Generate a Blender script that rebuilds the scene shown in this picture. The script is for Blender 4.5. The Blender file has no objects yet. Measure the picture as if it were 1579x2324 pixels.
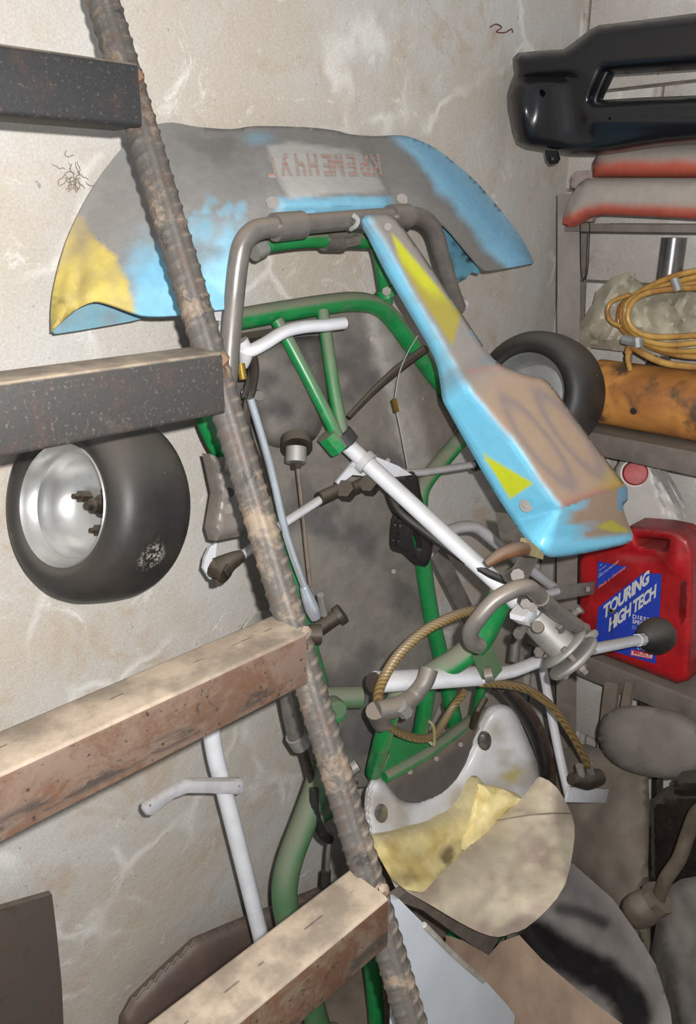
import bpy, bmesh, math, random
import numpy as np
from mathutils import Vector, Matrix, noise
from mathutils.geometry import delaunay_2d_cdt
random.seed(7)
SC = bpy.context.scene
COL = SC.collection

# ------------------------------------------------------------------ camera, light, exposure
W, H, FPX = 1579.0, 2324.0, 1830.0
PITCH = math.radians(20.0)
CAM = Vector((0, 0, 1.6))
s2 = math.sqrt(.5)
CF = Vector((math.cos(PITCH)*s2, math.cos(PITCH)*s2, -math.sin(PITCH)))
CR = Vector((s2, -s2, 0))
CU = Vector((math.sin(PITCH)*s2, math.sin(PITCH)*s2, math.cos(PITCH)))
cd = bpy.data.cameras.new('camera'); cam = bpy.data.objects.new('camera', cd); COL.objects.link(cam)
cd.sensor_fit = 'VERTICAL'; cd.sensor_height = 36.0; cd.lens = 36.0*FPX/H
cd.clip_start = .02
m = Matrix((CR, CU, -CF)).transposed().to_4x4(); m.translation = CAM
cam.matrix_world = m
SC.camera = cam

wd = bpy.data.worlds.new('world'); SC.world = wd; wd.use_nodes = True
bg = wd.node_tree.nodes['Background']; bg.inputs[0].default_value = (.9, .95, 1, 1); bg.inputs[1].default_value = .54
fl = bpy.data.lights.new('camera_flash', 'POINT'); fl.shadow_soft_size = .006
fl.energy = 98.0; fl.color = (1, .985, .972)
flo = bpy.data.objects.new('camera_flash', fl); COL.objects.link(flo)
flo.matrix_world = Matrix.Translation(CR*.028 + CU*.026 - CF*.02) @ m

SC.view_settings.view_transform = 'Standard'; SC.view_settings.look = 'None'
SC.view_settings.exposure = 0.12; SC.view_settings.gamma = 1.0; SC.view_settings.use_curve_mapping = False

# ------------------------------------------------------------------ pixel of the photograph -> point in the room
def ray(x, y): return CF + CR*((x-W/2)/FPX) + CU*((H/2-y)/FPX)
def RX(x, y, X): d = ray(x, y); return CAM + d*(X/d.x)
def RY(x, y, Y): d = ray(x, y); return CAM + d*(Y/d.y)
def FZ(x, y, z): d = ray(x, y); return CAM + d*((z-CAM.z)/d.z)
LEAN = math.radians(8)
KN = Vector((0, -math.cos(LEAN), math.sin(LEAN)))        # the kart's own "up" (out from the wall)
KW = Vector((0, math.sin(LEAN), math.cos(LEAN)))         # the kart's forward (towards the ceiling)
KO = Vector((.985, .95, 1.24))                           # middle of its front axle
def K(x, y, d=0.0):                                      # pixel + height above the kart's axle plane
    r = ray(x, y); return CAM + r*(((KO + KN*d - CAM).dot(KN))/r.dot(KN))
WALL_Y, WALL_X = 1.13, 1.89
def proj(P):
    d = Vector(P)-CAM; z = d.dot(CF); return (W/2+FPX*d.dot(CR)/z, H/2-FPX*d.dot(CU)/z)
def row(fn, x, z):
    """pixel row at column x where the surface fn(x, y) comes down to height z"""
    a, b = 600.0, 5200.0
    for _ in range(50):
        c = (a+b)/2
        if fn(x, c).z > z: a = c
        else: b = c
    return a

def lin(c): c /= 255.0; return c/12.92 if c <= .04045 else ((c+.055)/1.055)**2.4
def C(r, g, b, k=1.0): return (lin(r)*k, lin(g)*k, lin(b)*k, 1)

# ------------------------------------------------------------------ materials
class NT:
    def __init__(s, name):
        s.m = bpy.data.materials.new(name); s.m.use_nodes = True; s.t = s.m.node_tree
        s.b = s.t.nodes['Principled BSDF']
    def n(s, typ, **kw):
        o = s.t.nodes.new(typ)
        for k, v in kw.items():
            if k.startswith('i_'):
                k = k[2:]; k = int(k) if k.isdigit() else k.replace('_', ' ')
                o.inputs[k].default_value = v
            else: setattr(o, k, v)
        return o
    def l(s, a, b): s.t.links.new(a, b)
    def noise(s, scale, detail=4, rough=.6, dist=0, vec=None):
        o = s.n('ShaderNodeTexNoise'); o.inputs['Scale'].default_value = scale; o.inputs['Detail'].default_value = detail
        o.inputs['Roughness'].default_value = rough; o.inputs['Distortion'].default_value = dist
        s.l(vec or s.pos(), o.inputs['Vector']); return o.outputs['Fac']
    def pos(s):
        if not hasattr(s, '_p'): s._p = s.n('ShaderNodeTexCoord').outputs['Object']
        return s._p
    def rng(s, v, a, b, c=0.0, d=1.0):
        o = s.n('ShaderNodeMapRange'); s.l(v, o.inputs[0]); o.interpolation_type = 'SMOOTHSTEP'
        for i, x in enumerate((a, b, c, d)): o.inputs[i+1].default_value = x
        return o.outputs[0]
    def mix(s, fac, a, b):
        o = s.n('ShaderNodeMix', data_type='RGBA')
        for sock, v in ((o.inputs[0], fac), (o.inputs[6], a), (o.inputs[7], b)):
            if isinstance(v, (tuple, float, int)): sock.default_value = v
            else: s.l(v, sock)
        return o.outputs[2]
    def mul(s, a, b, op='MULTIPLY'):
        o = s.n('ShaderNodeMath', operation=op)
        for i, v in enumerate((a, b)):
            if isinstance(v, (float, int)): o.inputs[i].default_value = v
            else: s.l(v, o.inputs[i])
        return o.outputs[0]
    def bump(s, h, strength=.3, dist=.002):
        o = s.n('ShaderNodeBump'); o.inputs['Strength'].default_value = strength; o.inputs['Distance'].default_value = dist
        s.l(h, o.inputs['Height']); s.l(o.outputs[0], s.b.inputs['Normal'])
    def up(s, a=.15, b=.85):
        g = s.n('ShaderNodeNewGeometry'); x = s.n('ShaderNodeSeparateXYZ'); s.l(g.outputs['Normal'], x.inputs[0])
        return s.rng(x.outputs[2], a, b)

DUST = C(150, 140, 128, .62)
MATS = {}
def paint(name, col, rough=.4, metal=0, dust=.6, var=.25, vs=30, dustcol=None, bump=0, bs=200, dark=None, up=(.1, .8)):
    """a painted or bare surface with settled dust on what faces up, and a little mottling"""
    if name in MATS: return MATS[name]
    t = NT(name); nz = t.noise(vs, 5)
    d2 = dark or tuple(c*(1-var*1.6) for c in col[:3])+(1,)
    c = t.mix(t.rng(nz, .3, .75), col, d2)
    if dust > 0:
        f = t.mul(t.mul(t.up(*up), t.rng(t.noise(14, 4), .2, .6, .55, 1)), dust)
        f2 = t.mul(t.rng(t.noise(45, 4), .5, .8), dust*.35)
        f = t.mul(f, f2, 'MAXIMUM')
        c = t.mix(f, c, dustcol or DUST)
        r = t.n('ShaderNodeMix', data_type='FLOAT'); t.l(f, r.inputs[0]); r.inputs[2].default_value = rough; r.inputs[3].default_value = .9
        t.l(r.outputs[0], t.b.inputs['Roughness'])
        if metal:
            k = t.n('ShaderNodeMix', data_type='FLOAT'); t.l(f, k.inputs[0]); k.inputs[2].default_value = metal; k.inputs[3].default_value = 0
            t.l(k.outputs[0], t.b.inputs['Metallic'])
    else:
        t.b.inputs['Roughness'].default_value = rough; t.b.inputs['Metallic'].default_value = metal
    t.l(c, t.b.inputs['Base Color'])
    if bump: t.bump(t.noise(bs, 4), bump)
    MATS[name] = t.m; return t.m

def colmat(name, rough=.5, bump=.15, bs=120, var=.12, vs=40, spec=.5, grain=300):
    """base colour from the mesh's painted regions (attribute Col) with mottling"""
    if name in MATS: return MATS[name]
    t = NT(name); a = t.n('ShaderNodeAttribute', attribute_name='Col')
    nz = t.rng(t.noise(vs, 6, .7), .25, .8, 1-var, 1+var)
    o = t.n('ShaderNodeVectorMath', operation='SCALE'); t.l(a.outputs['Color'], o.inputs[0]); t.l(nz, o.inputs['Scale'])
    t.l(o.outputs[0], t.b.inputs['Base Color'])
    rr = t.rng(a.outputs['Alpha'], 0, 1, .92, rough); t.l(rr, t.b.inputs['Roughness'])
    t.b.inputs['Specular IOR Level'].default_value = spec
    if bump: t.bump(t.noise(bs, 5), bump, .001)
    MATS[name] = t.m; return t.m

def plain(name, col, rough=.5, metal=0, emit=0):
    if name in MATS: return MATS[name]
    t = NT(name); t.b.inputs['Base Color'].default_value = col; t.b.inputs['Roughness'].default_value = rough
    t.b.inputs['Metallic'].default_value = metal
    MATS[name] = t.m; return t.m

# ------------------------------------------------------------------ mesh helpers
def mk(name, verts, faces, mat, parent=None, cols=None, origin=None, angle=40, recalc=True, smooth=True):
    """one mesh object; verts in room coordinates; the origin is the parent thing's, or the object's base"""
    root = parent
    while root is not None and root.parent is not None: root = root.parent
    if origin is None:
        if root is not None: origin = root.location.copy()
        else:
            xs = [v[0] for v in verts]; ys = [v[1] for v in verts]; zs = [v[2] for v in verts]
            origin = Vector(((min(xs)+max(xs))/2, (min(ys)+max(ys))/2, min(zs)))
    me = bpy.data.meshes.new(name)
    me.from_pydata([Vector(v)-origin for v in verts], [], faces)
    if recalc:
        bm = bmesh.new(); bm.from_mesh(me); bmesh.ops.recalc_face_normals(bm, faces=bm.faces[:]); bm.to_mesh(me); bm.free()
    if cols is not None:
        a = me.color_attributes.new('Col', 'FLOAT_COLOR', 'POINT')
        a.data.foreach_set('color', np.array(cols, dtype=np.float32).ravel())
    if smooth:
        me.polygons.foreach_set('use_smooth', [True]*len(me.polygons))
        me.set_sharp_from_angle(angle=math.radians(angle))
    me.materials.append(mat)
    o = bpy.data.objects.new(name, me); COL.objects.link(o)
    if parent is not None: o.parent = parent
    else: o.location = origin
    return o

def tag(o, label=None, cat=None, group=None, kind=None):
    if label: o['label'] = label
    if cat: o['category'] = cat
    if group: o['group'] = group
    if kind: o['kind'] = kind
    return o
def thing(name, loc, label, cat, group=None):
    o = bpy.data.objects.new(name, None); COL.objects.link(o); o.location = loc; o.empty_display_size = .05
    return tag(o, label, cat, group)

def cr(pts, n=6, closed=False):
    """Catmull-Rom through points (tuples or vectors)"""
    P = [np.array(p, dtype=float) for p in pts]; out = []; N = len(P)
    for i in range(N if closed else N-1):
        if closed: a, b, c, d = P[i-1], P[i], P[(i+1) % N], P[(i+2) % N]
        else: a, b, c, d = P[max(i-1, 0)], P[i], P[i+1], P[min(i+2, N-1)]
        for k in range(n):
            t = k/n
            out.append(.5*((2*b)+(c-a)*t+(2*a-5*b+4*c-d)*t*t+(3*b-a-3*c+d)*t**3))
    if not closed: out.append(P[-1])
    return out

def sweep(pts, rad, seg=12, flat=1.0):
    """tube along points; rad a number or one per point"""
    P = [Vector(p) for p in pts]; n = len(P); V = []; Fc = []
    T = [(P[min(i+1, n-1)]-P[max(i-1, 0)]).normalized() for i in range(n)]
    u = T[0].orthogonal().normalized()
    for i in range(n):
        u = (u-T[i]*u.dot(T[i])).normalized(); w = T[i].cross(u)
        r = rad[i] if hasattr(rad, '__len__') else rad
        for k in range(seg):
            a = 2*math.pi*k/seg; V.append(P[i]+u*(r*math.cos(a))+w*(r*flat*math.sin(a)))
    for i in range(n-1):
        for k in range(seg):
            k2 = (k+1) % seg; Fc.append((i*seg+k, i*seg+k2, (i+1)*seg+k2, (i+1)*seg+k))
    Fc.append(tuple(range(seg))[::-1]); Fc.append(tuple((n-1)*seg+k for k in range(seg)))
    return V, Fc
def tube(name, pts, r, mat, parent=None, n=6, seg=12, origin=None, smooth=True):
    P = cr(pts, n) if (n > 1 and len(pts) > 2) else pts
    if hasattr(r, '__len__') and len(r) != len(P):
        r = np.interp(np.linspace(0, 1, len(P)), np.linspace(0, 1, len(r)), r)
    V, Fc = sweep(P, r, seg); return mk(name, V, Fc, mat, parent, origin=origin)
def kt(name, pp, r, mat, parent, n=6, seg=12):              # tube through kart pixels (x, y, height)
    return tube(name, [K(*p) for p in pp], r, mat, parent, n, seg)

def lathe(name, prof, org, axis, mat, parent=None, seg=40, closed=False, cols=None):
    ax = Vector(axis).normalized(); u = ax.orthogonal().normalized(); w = ax.cross(u); V = []; Fc = []; n = len(prof)
    for (r, x) in prof:
        for k in range(seg):
            a = 2*math.pi*k/seg; V.append(Vector(org)+ax*x+(u*math.cos(a)+w*math.sin(a))*max(r, 1e-5))
    for i in range(n if closed else n-1):
        j = (i+1) % n
        for k in range(seg): Fc.append((i*seg+k, i*seg+(k+1) % seg, j*seg+(k+1) % seg, j*seg+k))
    if not closed: Fc += [tuple(range(seg))[::-1], tuple((n-1)*seg+k for k in range(seg))]
    return mk(name, V, Fc, mat, parent, cols=cols)

def boxv(c, ax, ay, az, bev=0.0):
    """a box from centre and three half-axis vectors, edges chamfered"""
    c = Vector(c); ax, ay, az = Vector(ax), Vector(ay), Vector(az)
    bm = bmesh.new(); bmesh.ops.create_cube(bm, size=2)
    L = (ax.length, ay.length, az.length); U_ = (ax.normalized(), ay.normalized(), az.normalized())
    for v in bm.verts: v.co = Vector((v.co.x*L[0], v.co.y*L[1], v.co.z*L[2]))
    if bev: bmesh.ops.bevel(bm, geom=bm.edges[:], offset=bev, segments=2, affect='EDGES', profile=.5)
    bm.verts.ensure_lookup_table()
    V = [c+U_[0]*v.co.x+U_[1]*v.co.y+U_[2]*v.co.z for v in bm.verts]
    Fc = [tuple(v.index for v in f.verts) for f in bm.faces]; bm.free(); return V, Fc
def box(name, c, h, mat, parent=None, bev=.002, axes=None, origin=None):
    A = axes or (Vector((1, 0, 0)), Vector((0, 1, 0)), Vector((0, 0, 1)))
    V, Fc = boxv(c, A[0]*h[0], A[1]*h[1], A[2]*h[2], bev); return mk(name, V, Fc, mat, parent, origin=origin)
def bar(name, p, q, w, t, nrm, mat, parent=None, bev=.001):
    """flat bar from p to q, width w, thickness t, face along nrm"""
    p, q = Vector(p), Vector(q); a = (q-p); nr = Vector(nrm); nr = (nr-a*(nr.dot(a)/a.length_squared)).normalized()
    b = a.cross(nr).normalized(); V, Fc = boxv((p+q)/2, a/2, b*w/2, nr*t/2, bev); return mk(name, V, Fc, mat, parent)

def pip(x, y, poly):
    """points in polygon, vectorised"""
    c = np.zeros(len(x), bool); n = len(poly)
    for i in range(n):
        x1, y1 = poly[i]; x2, y2 = poly[(i+1) % n]
        if y1 == y2: continue
        k = ((y1 > y) != (y2 > y)) & (x < (x2-x1)*(y-y1)/(y2-y1)+x1); c ^= k
    return c
def pdist(x, y, poly, closed=True):
    x = np.asarray(x, float); y = np.asarray(y, float); d = np.full(x.shape, 1e9); n = len(poly)
    for i in range(n if closed else n-1):
        ax, ay = poly[i]; bx, by = poly[(i+1) % n]; L = (bx-ax)**2+(by-ay)**2
        if L == 0: continue
        t = np.clip(((x-ax)*(bx-ax)+(y-ay)*(by-ay))/L, 0, 1)
        d = np.minimum(d, np.hypot(x-ax-t*(bx-ax), y-ay-t*(by-ay)))
    return d
def resamp(poly, step):
    out = []
    for i in range(len(poly)):
        a = np.array(poly[i], float); b = np.array(poly[(i+1) % len(poly)], float); L = np.linalg.norm(b-a)
        k = max(1, int(math.ceil(L/step)))
        for j in range(k): out.append(tuple(a+(b-a)*j/k))
    return out

def puff(name, outline, mp, hfun, back, mat, parent=None, holes=(), step=14, colfun=None, sm=0, origin=None, angle=45):
    """a solid sheet: an outline (with holes) laid over the surface mp(x, y, h), h = hfun(x, y, distance from the rim),
    and a back face 'back' (a vector) behind it"""
    loops = [outline]+list(holes)
    if sm: loops = [[tuple(p) for p in cr(l, sm, True)] for l in loops]
    loops = [resamp(l, step) for l in loops]
    V2 = []; E_ = []
    for l in loops:
        b = len(V2); V2 += l; E_ += [(b+i, b+(i+1) % len(l)) for i in range(len(l))]
    nb = len(V2)
    xs = [p[0] for p in loops[0]]; ys = [p[1] for p in loops[0]]
    gx, gy = np.meshgrid(np.arange(min(xs), max(xs), step), np.arange(min(ys), max(ys), step*.87))
    gx = gx.astype(float); gx[1::2] += step*.5; gx = gx.ravel(); gy = gy.ravel()
    ins = pip(gx, gy, loops[0])
    for l in loops[1:]: ins &= ~pip(gx, gy, l)
    gx, gy = gx[ins], gy[ins]
    if len(gx):
        d = np.min([pdist(gx, gy, l) for l in loops], axis=0); gx, gy = gx[d > step*.45], gy[d > step*.45]
    V2 += list(zip(gx.tolist(), gy.tolist()))
    r = delaunay_2d_cdt([Vector(p) for p in V2], E_, [], 0, 1e-4)
    v2 = np.array([tuple(v) for v in r[0]]); tri = [tuple(t) for t in r[2]]
    cx = np.array([v2[list(t)].mean(0) for t in tri]); ok = pip(cx[:, 0], cx[:, 1], loops[0])
    for l in loops[1:]: ok &= ~pip(cx[:, 0], cx[:, 1], l)
    tri = [t for t, k in zip(tri, ok) if k]
    used = sorted({i for t in tri for i in t}); ix = {u: i for i, u in enumerate(used)}
    tri = [tuple(ix[i] for i in t) for t in tri]; v2 = v2[used]
    D = np.min([pdist(v2[:, 0], v2[:, 1], l) for l in loops if l is loops[0] or max(p[0] for p in l)-min(p[0] for p in l) > 45], axis=0)
    front = [mp(x, y, hfun(x, y, d)) for (x, y), d in zip(v2, D)]
    n = len(front)
    bk = [Vector((f.x, f.y, .002)) for f in front] if back == 'floor' else [f+(back(x, y) if callable(back) else back) for f, (x, y) in zip(front, v2)]
    cnt = {}
    for t in tri:
        for i in range(3):
            e = (t[i], t[(i+1) % 3]); cnt[e] = cnt.get(e, 0)+1
    side = [(a, b, b+n, a+n) for (a, b) in cnt if (b, a) not in cnt]
    Fc = [t[::-1] for t in tri]+[tuple(i+n for i in t) for t in tri]+side
    cols = None
    if colfun is not None:
        cols = [colfun(x, y) for x, y in v2]; cols = cols+cols
    return mk(name, front+bk, Fc, mat, parent, cols=cols, origin=origin, angle=angle)

def edge(R, h):
    """rounded rim: rises over R pixels to height h"""
    return lambda x, y, d: h*(math.sqrt(max(0, 1-(1-min(d/R, 1))**2))-1)
def sstep(a, b, x):
    t = min(1, max(0, (x-a)/(b-a))); return t*t*(3-2*t)
def lerp(a, b, t): return tuple(a[i]*(1-t)+b[i]*t for i in range(len(a)))
def nz(x, y, s, o=0): return noise.fractal(Vector((x*s, y*s, o)), 1.0, 2.0, 4)   # about -1..1

def text(name, s, org, ex, ey, mp, mat, parent, bold=0.0, spacing=1.0):
    """flat print: the string laid out from pixel org, ex / ey the pixel steps of one em right / up"""
    cu = bpy.data.curves.new(name, 'FONT'); cu.body = s; cu.size = 1; cu.offset = bold; cu.space_character = spacing
    cu.resolution_u = 3
    o = bpy.data.objects.new(name, cu); COL.objects.link(o)
    bpy.context.view_layer.update()
    me = bpy.data.meshes.new_from_object(o); bpy.data.objects.remove(o)
    V = []
    for v in me.vertices:
        V.append(mp(org[0]+v.co.x*ex[0]+v.co.y*ey[0], org[1]+v.co.x*ex[1]+v.co.y*ey[1]))
    Fc = [tuple(p.vertices) for p in me.polygons]; bpy.data.meshes.remove(me)
    return mk(name, V, Fc, mat, parent, recalc=False, smooth=False)

# ------------------------------------------------------------------ the room
def plaster(name, c1, c2, c3, k=1.0):
    t = NT(name)
    p = t.pos()
    a = t.mix(t.rng(t.noise(2.3, 6, .65, .4), .38, .62), c1, c2)
    a = t.mix(t.mul(t.rng(t.noise(5.5, 5, .7, .8), .52, .66), .8), a, c3)
    # scraped pale lines, broken up
    wv = t.n('ShaderNodeVectorMath', operation='ADD'); nn = t.n('ShaderNodeTexNoise'); nn.inputs['Scale'].default_value = 5; nn.inputs['Detail'].default_value = 4
    t.l(p, nn.inputs['Vector']); sc = t.n('ShaderNodeVectorMath', operation='SCALE'); sc.inputs['Scale'].default_value = .16
    t.l(nn.outputs['Color'], sc.inputs[0]); t.l(p, wv.inputs[0]); t.l(sc.outputs[0], wv.inputs[1])
    vo = t.n('ShaderNodeTexVoronoi', feature='DISTANCE_TO_EDGE'); vo.inputs['Scale'].default_value = 4.5; t.l(wv.outputs[0], vo.inputs['Vector'])
    ln = t.mul(t.rng(vo.outputs['Distance'], .055, 0.0), t.rng(t.noise(3.2, 3), .5, .62))
    patch = t.rng(t.noise(9, 6, .75, 1.2), .58, .72)
    wm = t.mul(t.mul(ln, .55), t.mul(patch, .6), 'MAXIMUM')
    a = t.mix(wm, a, C(222, 219, 213, k))
    # fine dark pits and soot
    pits = t.mul(t.rng(t.noise(70, 3, .5), .68, .76), .55)
    a = t.mix(pits, a, C(88, 78, 68, k))
    soot = t.mul(t.rng(t.noise(3.7, 7, .8, 1.5), .61, .78), .45)
    a = t.mix(soot, a, C(110, 100, 92, k))
    g = t.rng(t.noise(260, 2), .2, .8, .88, 1.1)
    o = t.n('ShaderNodeVectorMath', operation='SCALE'); t.l(a, o.inputs[0]); t.l(g, o.inputs['Scale'])
    t.l(o.outputs[0], t.b.inputs['Base Color']); t.b.inputs['Roughness'].default_value = .93
    h = t.mul(t.mul(t.noise(11, 8, .7), 1.0), t.mul(wm, .25), 'ADD')
    t.bump(h, .35, .012)
    return t.m
M_WALL = plaster('beige_plaster', C(194, 183, 168, .80), C(198, 194, 188, .82), C(190, 172, 152, .80), .95)
M_BLOCK = plaster('whitewashed_block', C(188, 180, 172, .85), C(200, 196, 190, .85), C(160, 148, 138, .8), .85)
M_MORTAR = paint('mortar', C(120, 112, 104), .95, dust=0, bump=.3)
M_FLOOR = paint('dusty_floor', C(128, 114, 100, .7), .95, dust=0, var=.3, vs=9, bump=.4, bs=60)

wall = box('wall_back', (.6, WALL_Y+.1, 1.25), (1.6, .1, 1.5), M_WALL, bev=0)
tag(wall, 'beige scraped plaster wall behind the go-kart', 'wall', kind='structure')
wr = box('wall_right', (WALL_X+.11, -.1, 1.25), (.1, 1.25, 1.5), M_MORTAR, bev=0)
tag(wr, 'greyish whitewashed block wall behind the shelf rack', 'wall', kind='structure')
bmesh_data = None
bl, bh, gap = .39, .205, .006
for r in range(14):
    z = -.02+r*(bh+gap)
    for c in range(7):
        y = WALL_Y-.02-(c-.5*(r % 2))*(bl+gap)
        if y < -1.2: continue
        if bmesh_data is None:
            b0 = box('block', (WALL_X+.006, y, z+bh/2), (.008, bl/2, bh/2), M_BLOCK, wr, bev=.003); bmesh_data = (b0, y, z)
        else:
            o = b0.copy(); COL.objects.link(o); o.parent = wr; o.location = (0, y-bmesh_data[1], z-bmesh_data[2])
fl_ = box('floor', (.6, -.1, -.05), (1.6, 1.25, .05), M_FLOOR, bev=0)
tag(fl_, 'dusty grey-brown basement floor', 'floor', kind='structure')

# ------------------------------------------------------------------ welded steel stair (square tube treads on ribbed rebar)
def rusty(name, base, rust, rustamt, dustamt, speck, k=1.0, seam=None):
    t = NT(name)
    a = t.mix(t.rng(t.noise(16, 7, .75, .4), .62-rustamt*.35, .72-rustamt*.25), base, rust)
    a = t.mix(t.mul(t.rng(t.noise(38, 6, .8), .5, .62), rustamt*.9), a, C(88, 52, 30, k))
    a = t.mix(t.mul(t.rng(t.noise(22, 5, .7, .6), .58, .66), .8 if rustamt > .2 else .25), a, C(52, 48, 46, k*.7))
    a = t.mix(t.mul(t.rng(t.noise(230, 3, .6), .58, .68), speck), a, C(132, 126, 118, k*.6))
    a = t.mix(t.mul(t.rng(t.noise(170, 2, .5), .66, .72), .85 if rustamt > .4 else .0), a, C(40, 34, 30, k*.6))
    if seam:      # soot band along the lower front edge, weld pits along the top
        y_, z_ = seam; sx = t.n('ShaderNodeSeparateXYZ'); t.l(t.pos(), sx.inputs[0])
        mp = t.n('ShaderNodeMapping'); mp.inputs['Scale'].default_value = (14, 60, 60); t.l(t.pos(), mp.inputs['Vector'])
        zb = t.mul(t.rng(sx.outputs[2], z_+.006, z_+.013), t.rng(sx.outputs[2], z_+.030, z_+.020))
        a = t.mix(t.mul(t.mul(zb, t.rng(t.noise(1.0, 5, .7, .3, mp.outputs[0]), .44, .58)), .8), a, C(54, 52, 52, k*.6))
    f = t.mul(t.mul(t.up(.35, .9), t.rng(t.noise(9, 6, .7), .3, .55, .6, 1)), dustamt)
    a = t.mix(f, a, t.mix(t.rng(t.noise(20, 5), .35, .65), C(200, 180, 156, k*.62), C(160, 144, 126, k*.54)))
    if seam:
        ln = t.mul(t.rng(sx.outputs[1], y_-.0016, y_-.0003), t.rng(sx.outputs[1], y_+.0016, y_+.0003))
        mp2 = t.n('ShaderNodeMapping'); mp2.inputs['Scale'].default_value = (55, 8, 8); t.l(t.pos(), mp2.inputs['Vector'])
        a = t.mix(t.mul(t.mul(ln, t.rng(t.noise(1.0, 2, .5, 0, mp2.outputs[0]), .53, .60)), t.mul(t.up(.5, .9), .7)), a, C(64, 58, 54, .6))
    t.l(a, t.b.inputs['Base Color']); t.b.inputs['Roughness'].default_value = .62
    t.bump(t.noise(150, 5, .7), .3, .0012)
    return t.m
M_TR = [rusty('black_steel_tread', C(40, 39, 41, .42), C(54, 51, 50, .45), .12, .5, .22),
        rusty('black_dusty_tread', C(56, 53, 51, .50), C(78, 68, 60, .52), .15, .9, .3),
        rusty('rusty_tread', C(150, 124, 106, .30), C(132, 98, 76, .30), .5, 1.0, .2, .72, (.548, 1.127)),
        rusty('rusty_flaking_tread', C(150, 126, 102, .28), C(122, 84, 58, .30), .7, 1.0, .15, .72, (.424, .851))]
M_REBAR = rusty('ribbed_rebar', C(104, 98, 92, .42), C(168, 148, 126, .42), .38, .9, .5, .75)
M_WELD = rusty('weld', C(120, 104, 90, .5), C(140, 100, 74, .5), .6, .6, .2)

stair = thing('steel_stair', (.5, .05, 0), 'steep welded stair of rusty square-tube treads on ribbed rebar', 'stair')
SX = .516
sa, sb = Vector((SX, .876, 1.801)), Vector((SX, .442, .809))
sd = (sb-sa).normalized()
def rebar(name, X):
    a = Vector((X, 0, 0))+Vector((0, sa.y, sa.z))-sd*.22; b = Vector((X, sb.y, sb.z))+sd*((sb.z-.010)/-sd.z)
    a, b = Vector((X, a.y, a.z)), Vector((X, b.y, b.z))
    L = (b-a).length; n = int(L/.0025); seg = 44; V = []; Fc = []
    tocam = (Vector((-.40, -.80, .35))); tocam = (tocam-sd*tocam.dot(sd)).normalized(); w = sd.cross(tocam)
    for i in range(n+1):
        s = L*i/n; c = a+sd*s
        for k in range(seg):
            th = 2*math.pi*k/seg
            r = .0170
            ph = (s+.006*math.cos(th)*(1 if math.sin(th) > 0 else -1))/.0165
            fr = abs((ph % 1)-.5)*2
            r += .0016*sstep(.62, .95, fr)*min(1, abs(math.sin(th))*1.6)
            dl = abs(((th+math.pi/2) % math.pi)-math.pi/2)
            if dl < .26: r = max(r, .0196-(.0007 if dl < .07 else 0)-.0024*max(0, dl-.10)/.16)
            V.append(c+(tocam*math.cos(th)+w*math.sin(th))*r)
    for i in range(n):
        for k in range(seg): Fc.append((i*seg+k, i*seg+(k+1) % seg, (i+1)*seg+(k+1) % seg, (i+1)*seg+k))
    Fc += [tuple(range(seg))[::-1], tuple(n*seg+k for k in range(seg))]
    return mk(name, V, Fc, M_REBAR, stair, angle=60, recalc=False)
rebar('stringer', SX); rebar('stringer', -.40)
TREADS = [(.802, 1.689, 1.748), (.685, 1.405, 1.470), (.563, 1.127, 1.190), (.440, .851, .920)]
def tread(y, z0, z1, mat, weld=True):
    d = .06; hz = (z1-z0)/2; tk = .003; x0, x1 = -.41, .501
    # open square tube with rounded corners
    def ring(e):
        r = []; yy, zz, rad = d/2-e, hz-e, max(.005-e, .0015)
        for cy, cz, a0 in ((yy-rad, zz-rad, 0), (-yy+rad, zz-rad, 90), (-yy+rad, -zz+rad, 180), (yy-rad, -zz+rad, 270)):
            for k in range(4):
                a = math.radians(a0+30*k); r.append((y+d/2+cy+rad*math.cos(a), (z0+z1)/2+cz+rad*math.sin(a)))
        return r
    o, i_ = ring(0), ring(tk); n = len(o); V = []
    xs = np.linspace(x0, x1, 12)
    for x in xs: V += [(x, p[0], p[1]) for p in o]
    for x in xs: V += [(x, p[0], p[1]) for p in i_]
    Fc = []; m_ = len(xs)
    for s_, off in ((1, 0), (-1, n*m_)):
        for j in range(m_-1):
            for k in range(n):
                q = (off+j*n+k, off+j*n+(k+1) % n, off+(j+1)*n+(k+1) % n, off+(j+1)*n+k); Fc.append(q[::s_])
    for j in (0, m_-1):
        for k in range(n): Fc.append((j*n+k, j*n+(k+1) % n, n*m_+j*n+(k+1) % n, n*m_+j*n+k))
    t = mk('tread', V, Fc, mat, stair, angle=30)
    # weld bead against the rebar
    zc = (z0+z1)/2; pts = []
    rb = sa+sd*((zc-sa.z)/sd.z)
    for k in range(9):
        a = k/8; pts.append((.507+.006*math.sin(9*a), rb.y-.016+.003*math.sin(17*a), z1-.006-(z1-z0-.03)*a*.6+.002*math.sin(31*a)))
    tube('weld_bead', pts, [.005, .008, .006, .008, .006, .005], M_WELD, t, 3, 8)
    return t
for (y, a, b), mt in zip(TREADS, M_TR): tread(y, a, b, mt)
tread(.319, .574, .640, M_TR[3]); tread(.197, .297, .362, M_TR[3])

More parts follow.
